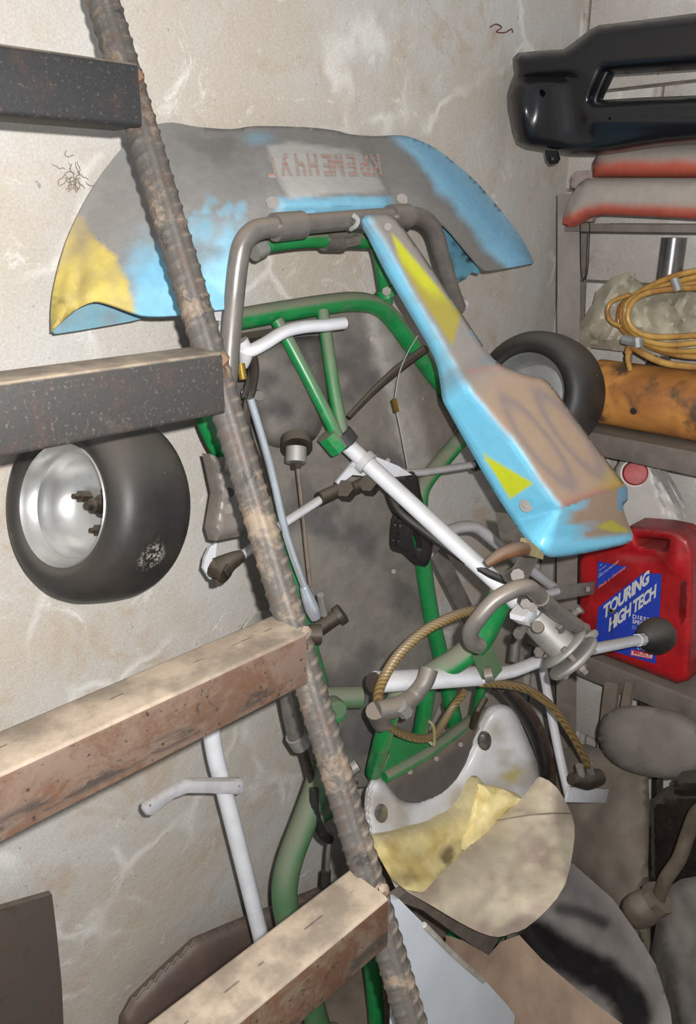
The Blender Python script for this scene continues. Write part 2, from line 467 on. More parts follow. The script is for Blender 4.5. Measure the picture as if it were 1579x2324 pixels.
# ------------------------------------------------------------------ the go-kart, stood on its tail and leant on the wall
kart = thing('go_kart', (.985, .80, 0), 'dismantled go-kart with green frame and blue fairings stood on end against the wall', 'go-kart')
GREEN = C(24, 128, 66, .78)
M_GREEN = paint('green_frame_paint', GREEN, .32, 0, .9, .18, 26, C(138, 130, 114, .6), up=(.05, .55))
M_GDUST = paint('green_paint_dusty', C(104, 124, 92, .6), .5, 0, .9, .3, 14, C(128, 126, 108, .6), dark=C(60, 118, 72, .6))
M_STEEL = paint('bare_steel_tube', C(138, 132, 126, .72), .3, .5, .85, .2, 30, C(140, 126, 110, .6))
M_CHROME = paint('chromed_rod', C(205, 212, 220), .2, .75, .1, .1, 30)
M_GREYP = paint('pale_grey_paint', C(198, 196, 198, .72), .35, 0, .75, .1, 30, C(158, 148, 138, .7))
M_WHITEP = paint('white_paint', C(216, 216, 220, .78), .3, 0, .6, .08, 30, C(168, 158, 148, .7))
M_ALU = paint('aluminium_casting', C(172, 169, 164, .8), .42, .6, .5, .15, 40)
M_DARK = paint('dark_greasy_steel', C(74, 64, 54, .6), .45, .3, .6, .3, 40, C(120, 108, 92, .55))
M_BLACKR = paint('black_rubber', C(40, 38, 38, .6), .45, 0, .5, .3, 20, C(110, 102, 94, .5))
M_BOLT = paint('zinc_bolt', C(132, 124, 116, .6), .55, .25, .3, .2, 60)
M_BRASS = paint('brass', C(170, 140, 60, .8), .35, .8, .2, .2, 60)
M_LINE = plain('nylon_line', C(150, 150, 146, .8), .5)

# frame ------------------------------------------------------------
kt('frame_tube', [(470, 770, .0), (478, 742, .0), (505, 732, .0), (545, 724, 0), (640, 707, 0), (740, 691, 0), (800, 685, 0), (845, 691, 0), (882, 715, 0), (930, 778, 0), (985, 852, 0), (1035, 915, 0), (1058, 955, 0), (1052, 985, 0), (1035, 1008, 0), (1000, 1050, 0), (966, 1092, 0), (952, 1130, 0), (953, 1200, 0), (963, 1300, 0), (978, 1395, 0), (1000, 1490, 0), (1020, 1580, 0), (1040, 1680, 0), (1065, 1800, 0), (1090, 1900, 0)],
   .0165, M_GREEN, kart, 5, 16)
kt('frame_tube', [(470, 770, 0), (458, 830, 0), (462, 920, 0), (490, 1000, 0), (560, 1110, 0), (625, 1210, 0), (660, 1290, 0), (680, 1400, 0), (712, 1510, 0), (748, 1650, 0), (770, 1740, 0), (800, 1830, 0)], .0165, M_GREEN, kart, 5, 16)
kt('frame_tube', [(850, 545, .02), (862, 590, .02), (870, 640, .015), (878, 690, .0)], .011, M_GREEN, kart, 4)
kt('frame_tube', [(598, 556, .03), (640, 549, .03), (700, 544, .03), (790, 545, .03), (850, 548, .03)], .0125, M_GREEN, kart, 4)
kt('frame_tube', [(628, 728, .012), (668, 800, .03), (720, 900, .05), (765, 990, .065)], .0105, M_GREEN, kart, 3)
kt('frame_tube', [(732, 706, .012), (745, 800, .03), (760, 900, .045), (778, 985, .06)], .0105, M_GREEN, kart, 3)
kt('gusset', [(742, 985, .055), (770, 1018, .062)], .019, M_GREEN, kart, 1, 8)
kt('bushing', [(772, 985, .06), (790, 1008, .066)], .020, M_BLACKR, kart, 1)
kt('frame_tube', [(872, 655, .01), (880, 675, .012)], .018, M_GREEN, kart, 1)
b_ = kt('bolt', [(876, 660, .03), (877, 661, .042)], .008, M_BOLT, kart, 1, 6)
# rear left of the frame
kt('frame_tube', [(735, 1735, .02), (714, 1800, .02), (690, 1865, .02), (660, 1945, .02), (646, 2010, .02), (650, 2070, .02), (672, 2150, .02), (700, 2250, .02), (730, 2360, .02)], .0225, M_GDUST, kart, 5, 16)
kt('frame_tube', [(700, 1875, .01), (735, 1845, .0), (770, 1820, .0)], .015, M_GDUST, kart, 1)
kt('frame_tube', [(700, 1690, 0), (742, 1600, .02), (764, 1612, .06)], .017, M_GDUST, kart, 3)
for a, b in (((742, 1604, .02), (766, 1616, .05)), ((740, 1584, .02), (817, 1582, .05))):
    o = kt('tube_stub', [a, b], .0195, M_GDUST, kart, 1, 16)
    e = Vector(K(*b)); dv = (K(*b)-K(*a)).normalized()
    tube('end_cap', [e-dv*.006, e+dv*.002], .0185, M_GREEN, o, 1, 16)

# floor tray --------------------------------------------------------
tray_o = [(500, 770), (540, 745), (640, 728), (740, 712), (800, 706), (845, 708), (880, 735), (930, 795), (985, 868), (1030, 925), (1042, 960), (1020, 1000), (960, 1078), (945, 1125), (945, 1200), (955, 1300), (970, 1400), (990, 1500), (1008, 1580), (960, 1680), (860, 1780), (790, 1790), (760, 1690), (725, 1540), (690, 1400), (672, 1290), (640, 1210), (580, 1110), (520, 1000), (490, 900)]
def tray_c(x, y):
    lx = 832+(y-735)*.27
    base = C(124, 118, 110, .72)
    n = nz(x, y, .008); base = lerp(base, C(94, 89, 86, .7), sstep(-.1, .5, n))
    if y < 1110:
        base = lerp(base, C(158, 152, 144, .6), sstep(lx-2, lx+4, x))
        if x > lx+45: base = lerp(base, C(122, 114, 104, .62), sstep(lx+45, lx+80, x))
    return base[:3]+(.35,)
def tray_h(x, y, d):
    lx = 832+(y-735)*.27
    return -.022+.012*sstep(lx, lx+20, x)*(y < 1150)
tray = puff('floor_tray', tray_o, K, tray_h, KN*-.003, colmat('tray_metal', .5, .2, 60, .22, 22), kart, step=16, colfun=tray_c)
for p in ((915, 836), (925, 998), (880, 1045), (893, 1297), (930, 1105), (955, 905), (843, 770)):
    kt('rivet', [(p[0], p[1], -.024), (p[0], p[1], -.012)], .0045, M_BOLT, tray, 1, 8)

# fuel tank under the pedals, with its brass cap and feed rod
tank = puff('fuel_tank', [(566, 800), (600, 778), (680, 765), (740, 770), (748, 850), (742, 930), (720, 990), (680, 1016), (640, 1018), (600, 1000), (570, 930), (560, 860)], K,
            lambda x, y, d: -.018+.04*math.sqrt(max(0, 1-(1-min(d/60, 1))**2)), KN*-.004, colmat('tank_skin', .5, .2, 60, .2, 26), kart, step=12, sm=3,
            colfun=lambda x, y: lerp(C(120, 113, 106, .6), C(82, 76, 74, .6), sstep(-.2, .5, nz(x, y, .012, 3)))[:3]+(.3,))
kt('cap', [(672, 998, .03), (673, 1018, .04)], .025, M_DARK, tank, 1, 16)
kt('fitting', [(672, 1016, .045), (671, 1050, .05)], .0165, M_ALU, tank, 1, 16)
kt('nut', [(671, 1050, .05), (673, 1062, .05)], .009, M_DARK, tank, 1, 6)
kt('feed_rod', [(674, 1055, .05), (686, 1160, .05), (694, 1240, .05), (704, 1330, .05)], .0032, paint('rusty_rod', C(140, 122, 108, .7), .5, .3, .2), kart, 2, 8)
kt('tank_bolt', [(560, 890, .03), (562, 892, .045)], .009, M_ALU, tank, 1, 8); kt('tank_bolt', [(585, 896, .02), (587, 898, .032)], .008, M_DARK, tank, 1, 8)

# front hoop --------------------------------------------------------
kt('front_hoop', [(514, 880, .10), (519, 820, .10), (525, 745, .10), (532, 670, .10), (540, 600, .105), (552, 552, .11), (580, 524, .115), (625, 515, .12), (700, 508, .12), (790, 500, .12), (880, 493, .12), (935, 490, .12), (968, 501, .115), (988, 530, .11), (1003, 585, .10), (1022, 650, .09), (1040, 700, .08)],
   .0138, M_STEEL, kart, 6, 16)
for a, b in (((622, 516, .12), (685, 510, .12)), ((885, 493, .12), (925, 491, .12))): kt('sleeve', [a, b], .0185, M_STEEL, kart, 1, 16)
kt('hoop_stub', [(1020, 692, .05), (1050, 690, .05)], .013, M_GREYP, kart, 1)
kt('crossbar_clamp', [(735, 545, .03), (778, 546, .03)], .0165, M_STEEL, kart, 1, 16)
kt('crossbar_clamp', [(575, 572, .03), (598, 560, .03)], .014, M_ALU, kart, 1, 12)
kt('tie_strap', [(800, 488, .135), (812, 498, .14), (808, 512, .138), (795, 520, .125)], .0035, M_LINE, kart, 3, 6)
kt('clamp_bolt', [(780, 552, .045), (812, 545, .05)], .009, M_BOLT, kart, 1, 8)
# left front bracket of the hoop
puff('hoop_bracket', [(478, 705), (512, 700), (520, 730), (515, 775), (500, 770), (486, 745)], K, lambda x, y, d: .05, KN*-.006, M_GREYP, kart, step=10,
     holes=[[(489, 728), (502, 728), (500, 738), (490, 737)]])
# pedal -------------------------------------------------------------
pd = kt('pedal', [(548, 785, .07), (565, 796, .075), (600, 780, .08), (645, 753, .08), (690, 742, .08), (740, 738, .08), (780, 733, .08)], .0095, M_WHITEP, kart, 5)
kt('pedal_arm', [(545, 775, .07), (558, 800, .07), (553, 832, .06)], [.012, .011, .006], M_GREYP, pd, 3)
kt('pedal_pin', [(546, 826, .07), (552, 862, .075)], .006, M_BRASS, pd, 1)
kt('brake_hose', [(572, 800, .07), (578, 840, .06), (570, 890, .05), (560, 920, .05), (562, 985, .05), (590, 1060, .04), (612, 1120, .03)], .0065, M_DARK, kart, 4, 8)
kt('brake_hose', [(566, 800, .07), (568, 850, .05), (553, 905, .05)], .005, M_BLACKR, kart, 4, 8)
kt('bracket', [(540, 770, .03), (600, 760, .03), (650, 752, .02)], .008, M_DARK, kart, 2, 8)
# brake rod and master cylinder
rod = kt('brake_rod', [(568, 905, .09), (612, 1055, .09), (650, 1215, .09), (692, 1335, .09)], .0058, M_CHROME, kart, 3)
kt('clevis', [(690, 1332, .09), (706, 1378, .09), (716, 1402, .09)], [.007, .0115, .009], M_CHROME, rod, 2, 10)
mc = kt('master_cylinder', [(706, 1440, .06), (770, 1395, .07)], .0125, M_DARK, kart, 1, 12)
kt('piston', [(768, 1398, .07), (778, 1391, .075)], .017, M_DARK, mc, 1, 12)
kt('rod_end', [(702, 1440, .075), (728, 1440, .085)], .016, M_DARK, mc, 1, 12)
kt('bleed_screw', [(735, 1395, .08), (727, 1350, .09)], .006, M_ALU, mc, 1, 8)
kt('brake_pipe', [(664, 1330, .05), (680, 1370, .05), (690, 1405, .05)], .003, M_CHROME, kart, 3, 6)

# front wheels ------------------------------------------------------
def tyremat():
    t = NT('tyre_rubber')
    a = t.mix(t.rng(t.noise(9, 5, .6), .35, .7), C(48, 46, 46, .52), C(70, 64, 58, .56))
    a = t.mix(t.mul(t.rng(t.noise(14, 5, .7, .5), .62, .7), .6), a, C(104, 86, 66, .6))
    a = t.mix(t.mul(t.rng(t.noise(30, 3), .74, .77), .9), a, C(200, 198, 190, .6))
    f = t.mul(t.up(.2, .95), .75); a = t.mix(f, a, C(112, 106, 98, .6))
    t.l(a, t.b.inputs['Base Color']); t.b.inputs['Roughness'].default_value = .5; t.b.inputs['Specular IOR Level'].default_value = .35
    sc = t.n('ShaderNodeVectorMath', operation='DISTANCE'); t.l(t.pos(), sc.inputs[0]); sc.name = 'scuff'
    f = t.mul(t.mul(t.rng(sc.outputs['Value'], .026, .010), t.rng(t.noise(150, 4, .7), .48, .56)), .9)
    a = t.mix(f, a, C(180, 174, 162, .6)); t.l(a, t.b.inputs['Base Color'])
    t.bump(t.noise(180, 3), .12, .001); return t.m
M_TYRE = tyremat()
M_RIM = paint('aluminium_rim', C(196, 196, 194, .85), .3, .75, .35, .12, 24, C(160, 152, 142, .7))
def wheel(c, ax, w=.135):
    ax = Vector(ax).normalized(); h = w/2
    P = [(.080, h-.012), (.086, h-.004), (.094, h), (.106, h-.002), (.117, h-.008), (.125, h-.018), (.1295, h-.032), (.131, h-.05), (.1315, 0)]
    P = P+[(r, -x) for r, x in P[-2::-1]]
    P = P+[(.0795, -h+.02), (.0795, h-.02)]
    ty = lathe('tyre', P, c, ax, M_TYRE, kart, 64, True)
    rp = [(.0, -.012), (.030, -.012), (.046, -.006), (.060, .006), (.066, .022), (.069, h-.034), (.0715, h-.030), (.0715, h-.024), (.0775, h-.018), (.0795, h-.010), (.0825, h-.004), (.084, h-.006), (.081, h-.016), (.0775, h-.022)]
    rp2 = [(.0, -.016), (.040, -.016), (.062, -.012), (.069, -.036), (.0755, -h+.022), (.079, -h+.012), (.083, -h+.006), (.079, -h+.016)]
    rim = lathe('rim', rp+[(.0765, 0)]+rp2[::-1], c, ax, M_RIM, ty, 56)
    u = ax.orthogonal().normalized(); w_ = ax.cross(u)
    lathe('hub_nut', [(0, .020), (.006, .020), (.007, .012), (.011, .010), (.011, -.004), (.017, -.006), (.017, -.012), (0, -.012)], Vector(c), ax, M_DARK, ty, 12)
    for k in range(3):
        a = math.radians(120*k+95); q = Vector(c)+(u*math.cos(a)+w_*math.sin(a))*.034
        lathe('wheel_bolt', [(0, .016), (.004, .016), (.005, .006), (.009, .005), (.009, -.012), (0, -.012)], q, ax, M_DARK, ty, 6)
    return ty
AXL = Vector((-.93, -.2, .30)).normalized()
cl = CAM+ray(152, 1147)*1.075-AXL*.052
lw = wheel(cl, AXL)
from mathutils.bvhtree import BVHTree
tb = BVHTree.FromPolygons([v.co+kart.location for v in lw.data.vertices], [tuple(p.vertices) for p in lw.data.polygons])
hit = tb.ray_cast(CAM, ray(345, 1265).normalized())[0]
if hit: M_TYRE.node_tree.nodes['scuff'].inputs[1].default_value = hit-kart.location
cr_ = CAM+ray(1222, 897)*1.70
wheel(cr_, Vector((.97, .10, -.22)))
# tail of the frame, hidden low behind the seat: rails run on to the floor and end in a cross tube
for a, x1 in (((800, 1830, 0), .86), ((1090, 1900, 0), 1.12)): tube('frame_tube', [K(*a), Vector((x1, .79, .20)), Vector((x1, .775, .016))], .0165, M_GREEN, kart, 4, 14)
tube('rear_cross_tube', [Vector((.68, .775, .017)), Vector((1.28, .775, .017))], .016, M_GREEN, kart, 1, 14)
tube('frame_tube', [K(730, 2360, .02), Vector((.76, .79, .15)), Vector((.78, .775, .017))], .0165, M_GDUST, kart, 4, 14)
# stub axle, steering arm and joint by the left wheel
puff('stub_axle_bracket', [(476, 1030), (500, 1040), (520, 1065), (545, 1075), (560, 1120), (565, 1200), (552, 1215), (490, 1228), (482, 1200), (495, 1120)], K, lambda x, y, d: .02+.01*min(1, d/12), KN*-.02,
     paint('grey_bracket', C(150, 140, 132, .65), .4, .2, .7, .2, 30, C(150, 140, 130, .6)), kart, step=10)
for p in ((520, 1118), (518, 1155)): kt('bracket_hole', [(p[0], p[1], .028), (p[0], p[1], .0325)], .0075, M_DARK, kart, 1, 12)
kt('kingpin', [(500, 1055, .04), (520, 1058, .04)], .012, M_ALU, kart, 1)
puff('steering_arm', [(466, 1265), (478, 1240), (492, 1232), (488, 1275), (490, 1310), (478, 1315), (462, 1290)], K, lambda x, y, d: .005, KN*-.006, M_WHITEP, kart, step=8)
te = kt('tie_rod_end', [(500, 1290, .04), (525, 1272, .045), (548, 1262, .045)], [.019, .013, .009], M_DARK, kart, 3)
kt('ball_joint', [(487, 1285, .03), (515, 1300, .05)], .017, M_DARK, te, 1, 12)
kt('joint_bolt', [(490, 1312, .04), (492, 1325, .04)], .007, M_DARK, te, 1, 6)
kt('tie_rod', [(548, 1262, .045), (620, 1203, .055), (742, 1124, .065)], .0072, M_GREYP, kart, 1)
kt('tie_rod', [(880, 1075, .06), (960, 1072, .05), (1092, 1052, .03)], .0072, M_GREYP, kart, 1)
for a, b in (((725, 1132, .065), (785, 1104, .07)), ((790, 1115, .065), (838, 1092, .065))):
    r_ = kt('rod_end', [a, b], .0115, M_DARK, kart, 1, 10); kt('rod_end_nut', [(b[0]-4, b[1]+4, .085), (b[0]+6, b[1]+14, .075)], .015, M_DARK, r_, 1, 6)
kt('tie_rod_end', [(1075, 1058, .035), (1100, 1050, .03)], .011, M_DARK, kart, 1)
puff('pitman_arm', [(822, 1030), (850, 1035), (905, 1058), (935, 1078), (870, 1085), (800, 1078), (770, 1100), (764, 1094), (800, 1050)], K, lambda x, y, d: .075, KN*-.005, M_WHITEP, kart, step=10)

# steering column ---------------------------------------------------
colp = [(788, 1010, .062), (905, 1112, .145), (1040, 1238, .235), (1180, 1372, .318), (1225, 1412, .342)]
C0, C1 = K(788, 1010, .062), K(1225, 1412, .345)
cdir = (C1-C0).normalized()
col_ = tube('steering_column', [C0, C1], .0136, M_WHITEP, kart, 1, 18)
tube('column_collar', [C0+cdir*.035, C0+cdir*.047], .0195, M_GREYP, col_, 1, 18)
tube('column_sleeve', [C0+cdir*((C1-C0).length-.075), C0+cdir*((C1-C0).length-.045)], .0155, M_GREYP, col_, 1, 18)
H0 = C1-cdir*.012; H1 = K(1278, 1470, .375); hd = (H1-H0).normalized()
hub = tube('steering_hub', [H0, H1], .0255, M_ALU, kart, 1, 28)
u = hd.orthogonal().normalized(); w = hd.cross(u)
lathe('hub_flange', [(0, -.004), (.038, -.004), (.042, -.001), (.042, .003), (.038, .006), (0, .006)], H1, hd, M_ALU, hub, 36)
lathe('hub_flange', [(0, .018), (.036, .016), (.044, .018), (.046, .022), (.044, .026), (.034, .028), (.030, .024), (0, .024)], H1, hd, M_ALU, hub, 36)
for k in range(3):
    a = 2*math.pi*k/3+.6; q = H1+(u*math.cos(a)+w*math.sin(a))*.033
    tube('flange_bolt', [q-hd*.008, q+hd*.042], .0048, M_BOLT, hub, 1, 8); tube('flange_bolt_head', [q+hd*.028, q+hd*.034], .0085, M_BOLT, hub, 1, 6)
tube('hub_screw', [K(1222, 1424, .375), K(1220, 1422, .40)], .0085, M_DARK, hub, 1, 16)
puff('clamp', [(1183, 1398), (1198, 1376), (1217, 1373), (1219, 1400), (1203, 1422), (1184, 1410)], K, lambda x, y, d: .372+.006*min(1, d/8), KN*-.02, M_WHITEP, hub, step=6)
for a, b in (((1195, 1420, .34), (1175, 1440, .345)), ((1240, 1470, .34), (1222, 1480, .345)), ((1262, 1440, .36), (1275, 1452, .375)), ((1300, 1395, .37), (1318, 1380, .38)), ((1305, 1412, .38), (1330, 1428, .385)), ((1265, 1420, .38), (1278, 1428, .39))):
    bo = kt('hub_bolt', [a, b], .0055, M_BOLT, hub, 1, 8); kt('hub_bolt_head', [lerp(b, a, .3), b], .0085, M_BOLT, bo, 1, 6)
kt('wing_lug', [(1325, 1460, .375), (1340, 1445, .385), (1350, 1436, .385)], [.012, .009, .006], M_ALU, hub, 2, 8)
# bent steel hand loop in front of the column
kt('hand_loop', [(1088, 1466, .345), (1070, 1455, .345), (1068, 1432, .35), (1085, 1405, .36), (1120, 1365, .375), (1160, 1340, .39), (1195, 1332, .40), (1215, 1345, .40), (1235, 1366, .395)], .0115, M_STEEL, kart, 5, 14)
kt('hand_loop', [(1228, 1358, .40), (1262, 1388, .395), (1310, 1422, .39)], .0118, M_STEEL, kart, 2, 14)
for p in ((1186, 1362), (1203, 1370)): kt('loop_bolt', [(p[0], p[1], .36), (p[0]+6, p[1]+8, .385)], .0075, M_BOLT, kart, 1, 6)
# sheet bracket carrying the panel
puff('panel_bracket', [(1186, 1265), (1222, 1268), (1195, 1320), (1180, 1330), (1150, 1322), (1140, 1305), (1165, 1290)], K, lambda x, y, d: .345, KN*-.003, paint('grey_sheet', C(138, 130, 122, .65), .4, .5, .6, .2, 30), kart, step=8)
kt('bracket_bolt', [(1174, 1306, .345), (1174, 1306, .358)], .010, M_BOLT, kart, 1, 8)
kt('bracket_strap', [(1228, 1352, .33), (1262, 1342, .30)], .007, M_WHITEP, kart, 1)
bar('flat_strap', K(1250, 1348, .30), K(1347, 1334, .27), .024, .004, KN, M_STEEL, kart)
kt('strap_hole', [(1333, 1337, .272), (1333, 1337, .281)], .005, M_BLACKR, kart, 1, 10)
kt('rubber_strip', [(1103, 1281, .33), (1130, 1262, .34), (1165, 1248, .35), (1190, 1246, .35)], [.006, .009, .011, .011], paint('brown_leather', C(122, 84, 54, .6), .6, 0, .4), kart, 3)
puff('panel_liner', [(1150, 1165), (1172, 1195), (1195, 1225), (1230, 1262), (1228, 1268), (1190, 1262), (1160, 1225), (1155, 1190)], K, lambda x, y, d: .345, KN*-.02, paint('grey_liner', C(104, 96, 88, .6), .6, 0, .4), kart, step=10)
puff('panel_liner', [(1195, 1222), (1216, 1238), (1234, 1258), (1232, 1270), (1205, 1262), (1190, 1240)], K, lambda x, y, d: .356, KN*-.01, paint('ochre_foam', C(176, 160, 112, .6), .9, 0, .4), kart, step=8)

# hoops and levers around the column --------------------------------
kt('column_support', [(1140, 1345, .29), (1115, 1400, .27), (1085, 1455, .25), (1040, 1495, .23), (985, 1528, .21), (930, 1560, .19), (895, 1595, .17), (876, 1650, .14), (862, 1700, .11), (848, 1752, .06)], [.021, .021, .02, .0165, .0155, .015], M_GREEN, kart, 5, 16)
kt('frame_tube', [(972, 1555, .10), (962, 1620, .08), (952, 1672, .05)], .0145, M_GREEN, kart, 2, 14)
kt('frame_tube', [(1108, 1470, .12), (1092, 1560, .08), (1075, 1640, .04)], .010, M_GREEN, kart, 2)
kt('frame_tube', [(870, 1765, .05), (960, 1715, .05), (1010, 1680, .04), (1090, 1620, .03)], .012, M_GREEN, kart, 2)
puff('support_gusset', [(878, 1668), (930, 1680), (985, 1668), (975, 1700), (900, 1745), (868, 1752), (885, 1710)], K, lambda x, y, d: .05, KN*-.003, M_GREEN, kart, step=12)
puff('lever_bracket', [(1072, 1490), (1100, 1478), (1118, 1465), (1140, 1520), (1120, 1545), (1098, 1542), (1085, 1512)], K, lambda x, y, d: .262, KN*-.004, M_GDUST, kart, step=10)
lv = kt('gear_lever', [(852, 1548, .20), (940, 1543, .215), (1095, 1533, .235)], .0165, M_WHITEP, kart, 2, 16)
kt('lever_end', [(846, 1549, .2), (853, 1548, .2)], .015, M_DARK, lv, 1, 16)
kt('lever_rod', [(1095, 1532, .245), (1160, 1524, .25), (1240, 1495, .255), (1330, 1476, .26), (1452, 1452, .27)], .0112, M_WHITEP, lv, 3, 14)
kt('lever_pivot', [(1100, 1533, .262), (1118, 1530, .272)], .013, M_STEEL, lv, 1, 12)
kt('lever_collar', [(1446, 1453, .27), (1460, 1450, .27)], .0135, M_WHITEP, lv, 1, 8)
kd = (K(1500, 1441, .275)-K(1452, 1452, .27)).normalized()
lathe('lever_knob', [(r*1.22, x*1.22) for r, x in ((0, 0), (.012, 0), (.017, .006), (.024, .02), (.030, .034), (.0325, .047), (.031, .058), (.025, .068), (.014, .075), (0, .077))], K(1458, 1450, .27), kd, paint('black_knob', C(44, 42, 42, .6), .38, 0, .35, .2, 40), lv, 28)
# grey T pipe at the column support
kt('grey_pipe', [(973, 1518, .25), (962, 1550, .25), (938, 1580, .24), (905, 1602, .24), (855, 1614, .23)], [.0145, .0135, .0135, .015, .0155], M_STEEL, kart, 4, 14)
kt('pipe_elbow', [(852, 1612, .23), (866, 1640, .22)], .015, M_STEEL, kart, 1, 12)
kt('pipe_union', [(908, 1602, .25), (922, 1618, .25)], .011, M_ALU, kart, 1, 8)

# hoses -------------------------------------------------------------
def braid():
    t = NT('braided_hose')
    wv = t.n('ShaderNodeTexWave'); wv.inputs['Scale'].default_value = 90; wv.inputs['Distortion'].default_value = 1; wv.bands_direction = 'DIAGONAL'; t.l(t.pos(), wv.inputs['Vector'])
    a = t.mix(wv.outputs['Fac'], C(150, 122, 72, .7), C(104, 84, 52, .7)); a = t.mix(t.mul(t.up(), .35), a, DUST)
    t.l(a, t.b.inputs['Base Color']); t.b.inputs['Roughness'].default_value = .4; t.bump(wv.outputs['Fac'], .4, .001); return t.m
M_BRAID = braid()
kt('braided_hose', [(1100, 1384, .27), (1060, 1388, .27), (1015, 1404, .27), (960, 1434, .26), (905, 1485, .25), (868, 1545, .24), (857, 1590, .22), (868, 1635, .18), (905, 1662, .14), (950, 1676, .12), (985, 1668, .11), (1005, 1640, .10), (1030, 1600, .10), (1055, 1570, .12)], .0075, M_BRAID, kart, 6, 12)
kt('braided_hose', [(1090, 1548, .24), (1150, 1553, .24), (1200, 1566, .24), (1250, 1602, .24), (1290, 1655, .24), (1318, 1705, .23), (1334, 1738, .22)], .0078, M_BRAID, kart, 6, 12)
M_HOSE2 = paint('brown_rubber_hose', C(84, 64, 52, .6), .5, 0, .5)
for dx, r in ((0, .0095), (22, .008)):
    kt('rubber_hose', [(1138+dx*.3, 1562, .14), (1170+dx, 1600, .14), (1202+dx, 1650, .14), (1226+dx, 1715, .13), (1238+dx*.7, 1780, .12)], r, M_HOSE2 if dx else M_BLACKR, kart, 5, 10)
el = kt('hose_elbow', [(1296, 1768, .2), (1330, 1770, .21), (1358, 1764, .215)], [.012, .021, .018], M_DARK, kart, 4, 14)
kt('elbow_ferrule', [(1334, 1735, .22), (1342, 1762, .215)], .0085, M_ALU, el, 1, 10); kt('elbow_ferrule', [(1315, 1738, .21), (1318, 1760, .21)], .0085, M_ALU, el, 1, 10)
kt('rubber_hose', [(1100, 1585, .08), (1085, 1612, .08), (1072, 1650, .06)], .008, M_DARK, kart, 2, 8)
kt('cable_tie', [(972, 1636, .12), (984, 1650, .125), (984, 1690, .12), (970, 1680, .11), (940, 1672, .11)], .003, paint('yellow_tie', C(176, 164, 118, .7), .5, 0, .2), kart, 3, 6)
kt('control_cable', [(884, 1120, .10), (905, 1160, .13), (960, 1205, .17), (1040, 1262, .23), (1110, 1302, .28), (1150, 1318, .31)], .0062, M_BLACKR, kart, 5, 10)
# dark pedal frame on the right
puff('throttle_pedal', [(900, 1090), (910, 1074), (935, 1066), (948, 1080), (955, 1120), (975, 1190), (982, 1240), (972, 1280), (955, 1284), (925, 1258), (905, 1252), (896, 1235), (900, 1180), (912, 1140)], K,
     lambda x, y, d: .055+.015*min(1, d/8), KN*-.012, M_BLACKR, kart, step=8, sm=2, holes=[[(930, 1120), (945, 1130), (948, 1160), (938, 1150)], [(938, 1200), (952, 1215), (958, 1245), (948, 1252), (938, 1230)], [(906, 1085), (911, 1080), (909, 1095), (905, 1100)], [(931, 1078), (936, 1083), (933, 1088), (929, 1083)]])
kt('throttle_rod', [(790, 948, .02), (840, 895, .03), (900, 840, .04), (965, 792, .05)], [.005, .006, .008, .008], M_DARK, kart, 2, 8)
# right hand bumper bars and flat frame stays
kt('side_bar', [(985, 1228, .06), (1012, 1208, .06), (1050, 1196, .06), (1085, 1200, .06), (1130, 1236, .06), (1200, 1290, .06), (1255, 1332, .06)], .0115, M_GREYP, kart, 5, 14)
sb_ = kt('side_bar', [(1228, 1500, .06), (1245, 1590, .10), (1266, 1700, .14), (1292, 1812, .18)], .0098, M_WHITEP, kart, 2, 14)
bar('mounting_lug', K(1285, 1803, .185), K(1376, 1806, .18), .032, .005, KN, M_WHITEP, kart)
bar('frame_stay', K(992, 1255, .005), K(1080, 1430, .005), .040, .004, KN, paint('grey_stay', C(120, 114, 108, .65), .5, .2, .5), kart)
bar('frame_stay', K(1072, 1415, .005), K(1130, 1560, .005), .034, .004, KN, MATS['grey_stay'], kart)
kt('engine_mount', [(1240, 1335, .02), (1180, 1420, .02), (1165, 1500, .02)], .012, MATS['grey_stay'], kart, 2)
# left side bar with its lug
kt('side_bar', [(690, 1475, .0), (610, 1500, -.02), (520, 1545, -.03), (482, 1595, -.03), (480, 1660, -.03), (490, 1722, -.03), (508, 1790, -.03), (536, 1900, -.03), (566, 2020, -.03), (600, 2160, -.03), (625, 2260, -.03)], .0142, M_WHITEP, kart, 5, 16)
lug = puff('mounting_lug', [(325, 1838), (326, 1826), (335, 1818), (375, 1792), (400, 1780), (425, 1768), (500, 1767), (545, 1766), (556, 1776), (552, 1795), (540, 1803), (470, 1800), (425, 1800), (395, 1812), (345, 1850), (332, 1850)], K, lambda x, y, d: -.008+.004*min(1, d/5), KN*-.006, M_GREYP, kart, step=9,
     holes=[[(338, 1826), (342, 1824), (344, 1830), (339, 1832)], [(540, 1782), (544, 1781), (545, 1786), (541, 1787)]])
# brake parts low on the left
cy = kt('brake_cylinder', [(648, 1560, .02), (660, 1620, .02), (672, 1672, .02)], [.0135, .0145, .0145], M_STEEL, kart, 2, 14)
kt('cylinder_neck', [(670, 1668, .02), (684, 1690, .02)], .018, M_ALU, cy, 1, 14)
kt('cylinder_spindle', [(684, 1688, .02), (700, 1740, .02), (712, 1800, .02)], .0065, M_DARK, cy, 2, 8)
kt('cable_sleeve', [(712, 1790, .035), (715, 1850, .035), (730, 1890, .035), (748, 1905, .03)], .0085, M_BLACKR, kart, 4, 10)
kt('brake_cable', [(752, 1890, .03), (745, 1930, .03), (742, 1985, .03)], .004, M_STEEL, kart, 2, 8)
kt('cable_end', [(741, 1975, .03), (739, 2010, .03)], .008, M_BLACKR, kart, 1, 8)
kt('brake_clamp', [(790, 1750, .03), (812, 1735, .04)], .012, M_ALU, kart, 1, 10)
kt('brake_clamp', [(780, 1780, .03), (808, 1768, .04)], .009, M_DARK, kart, 1, 10)
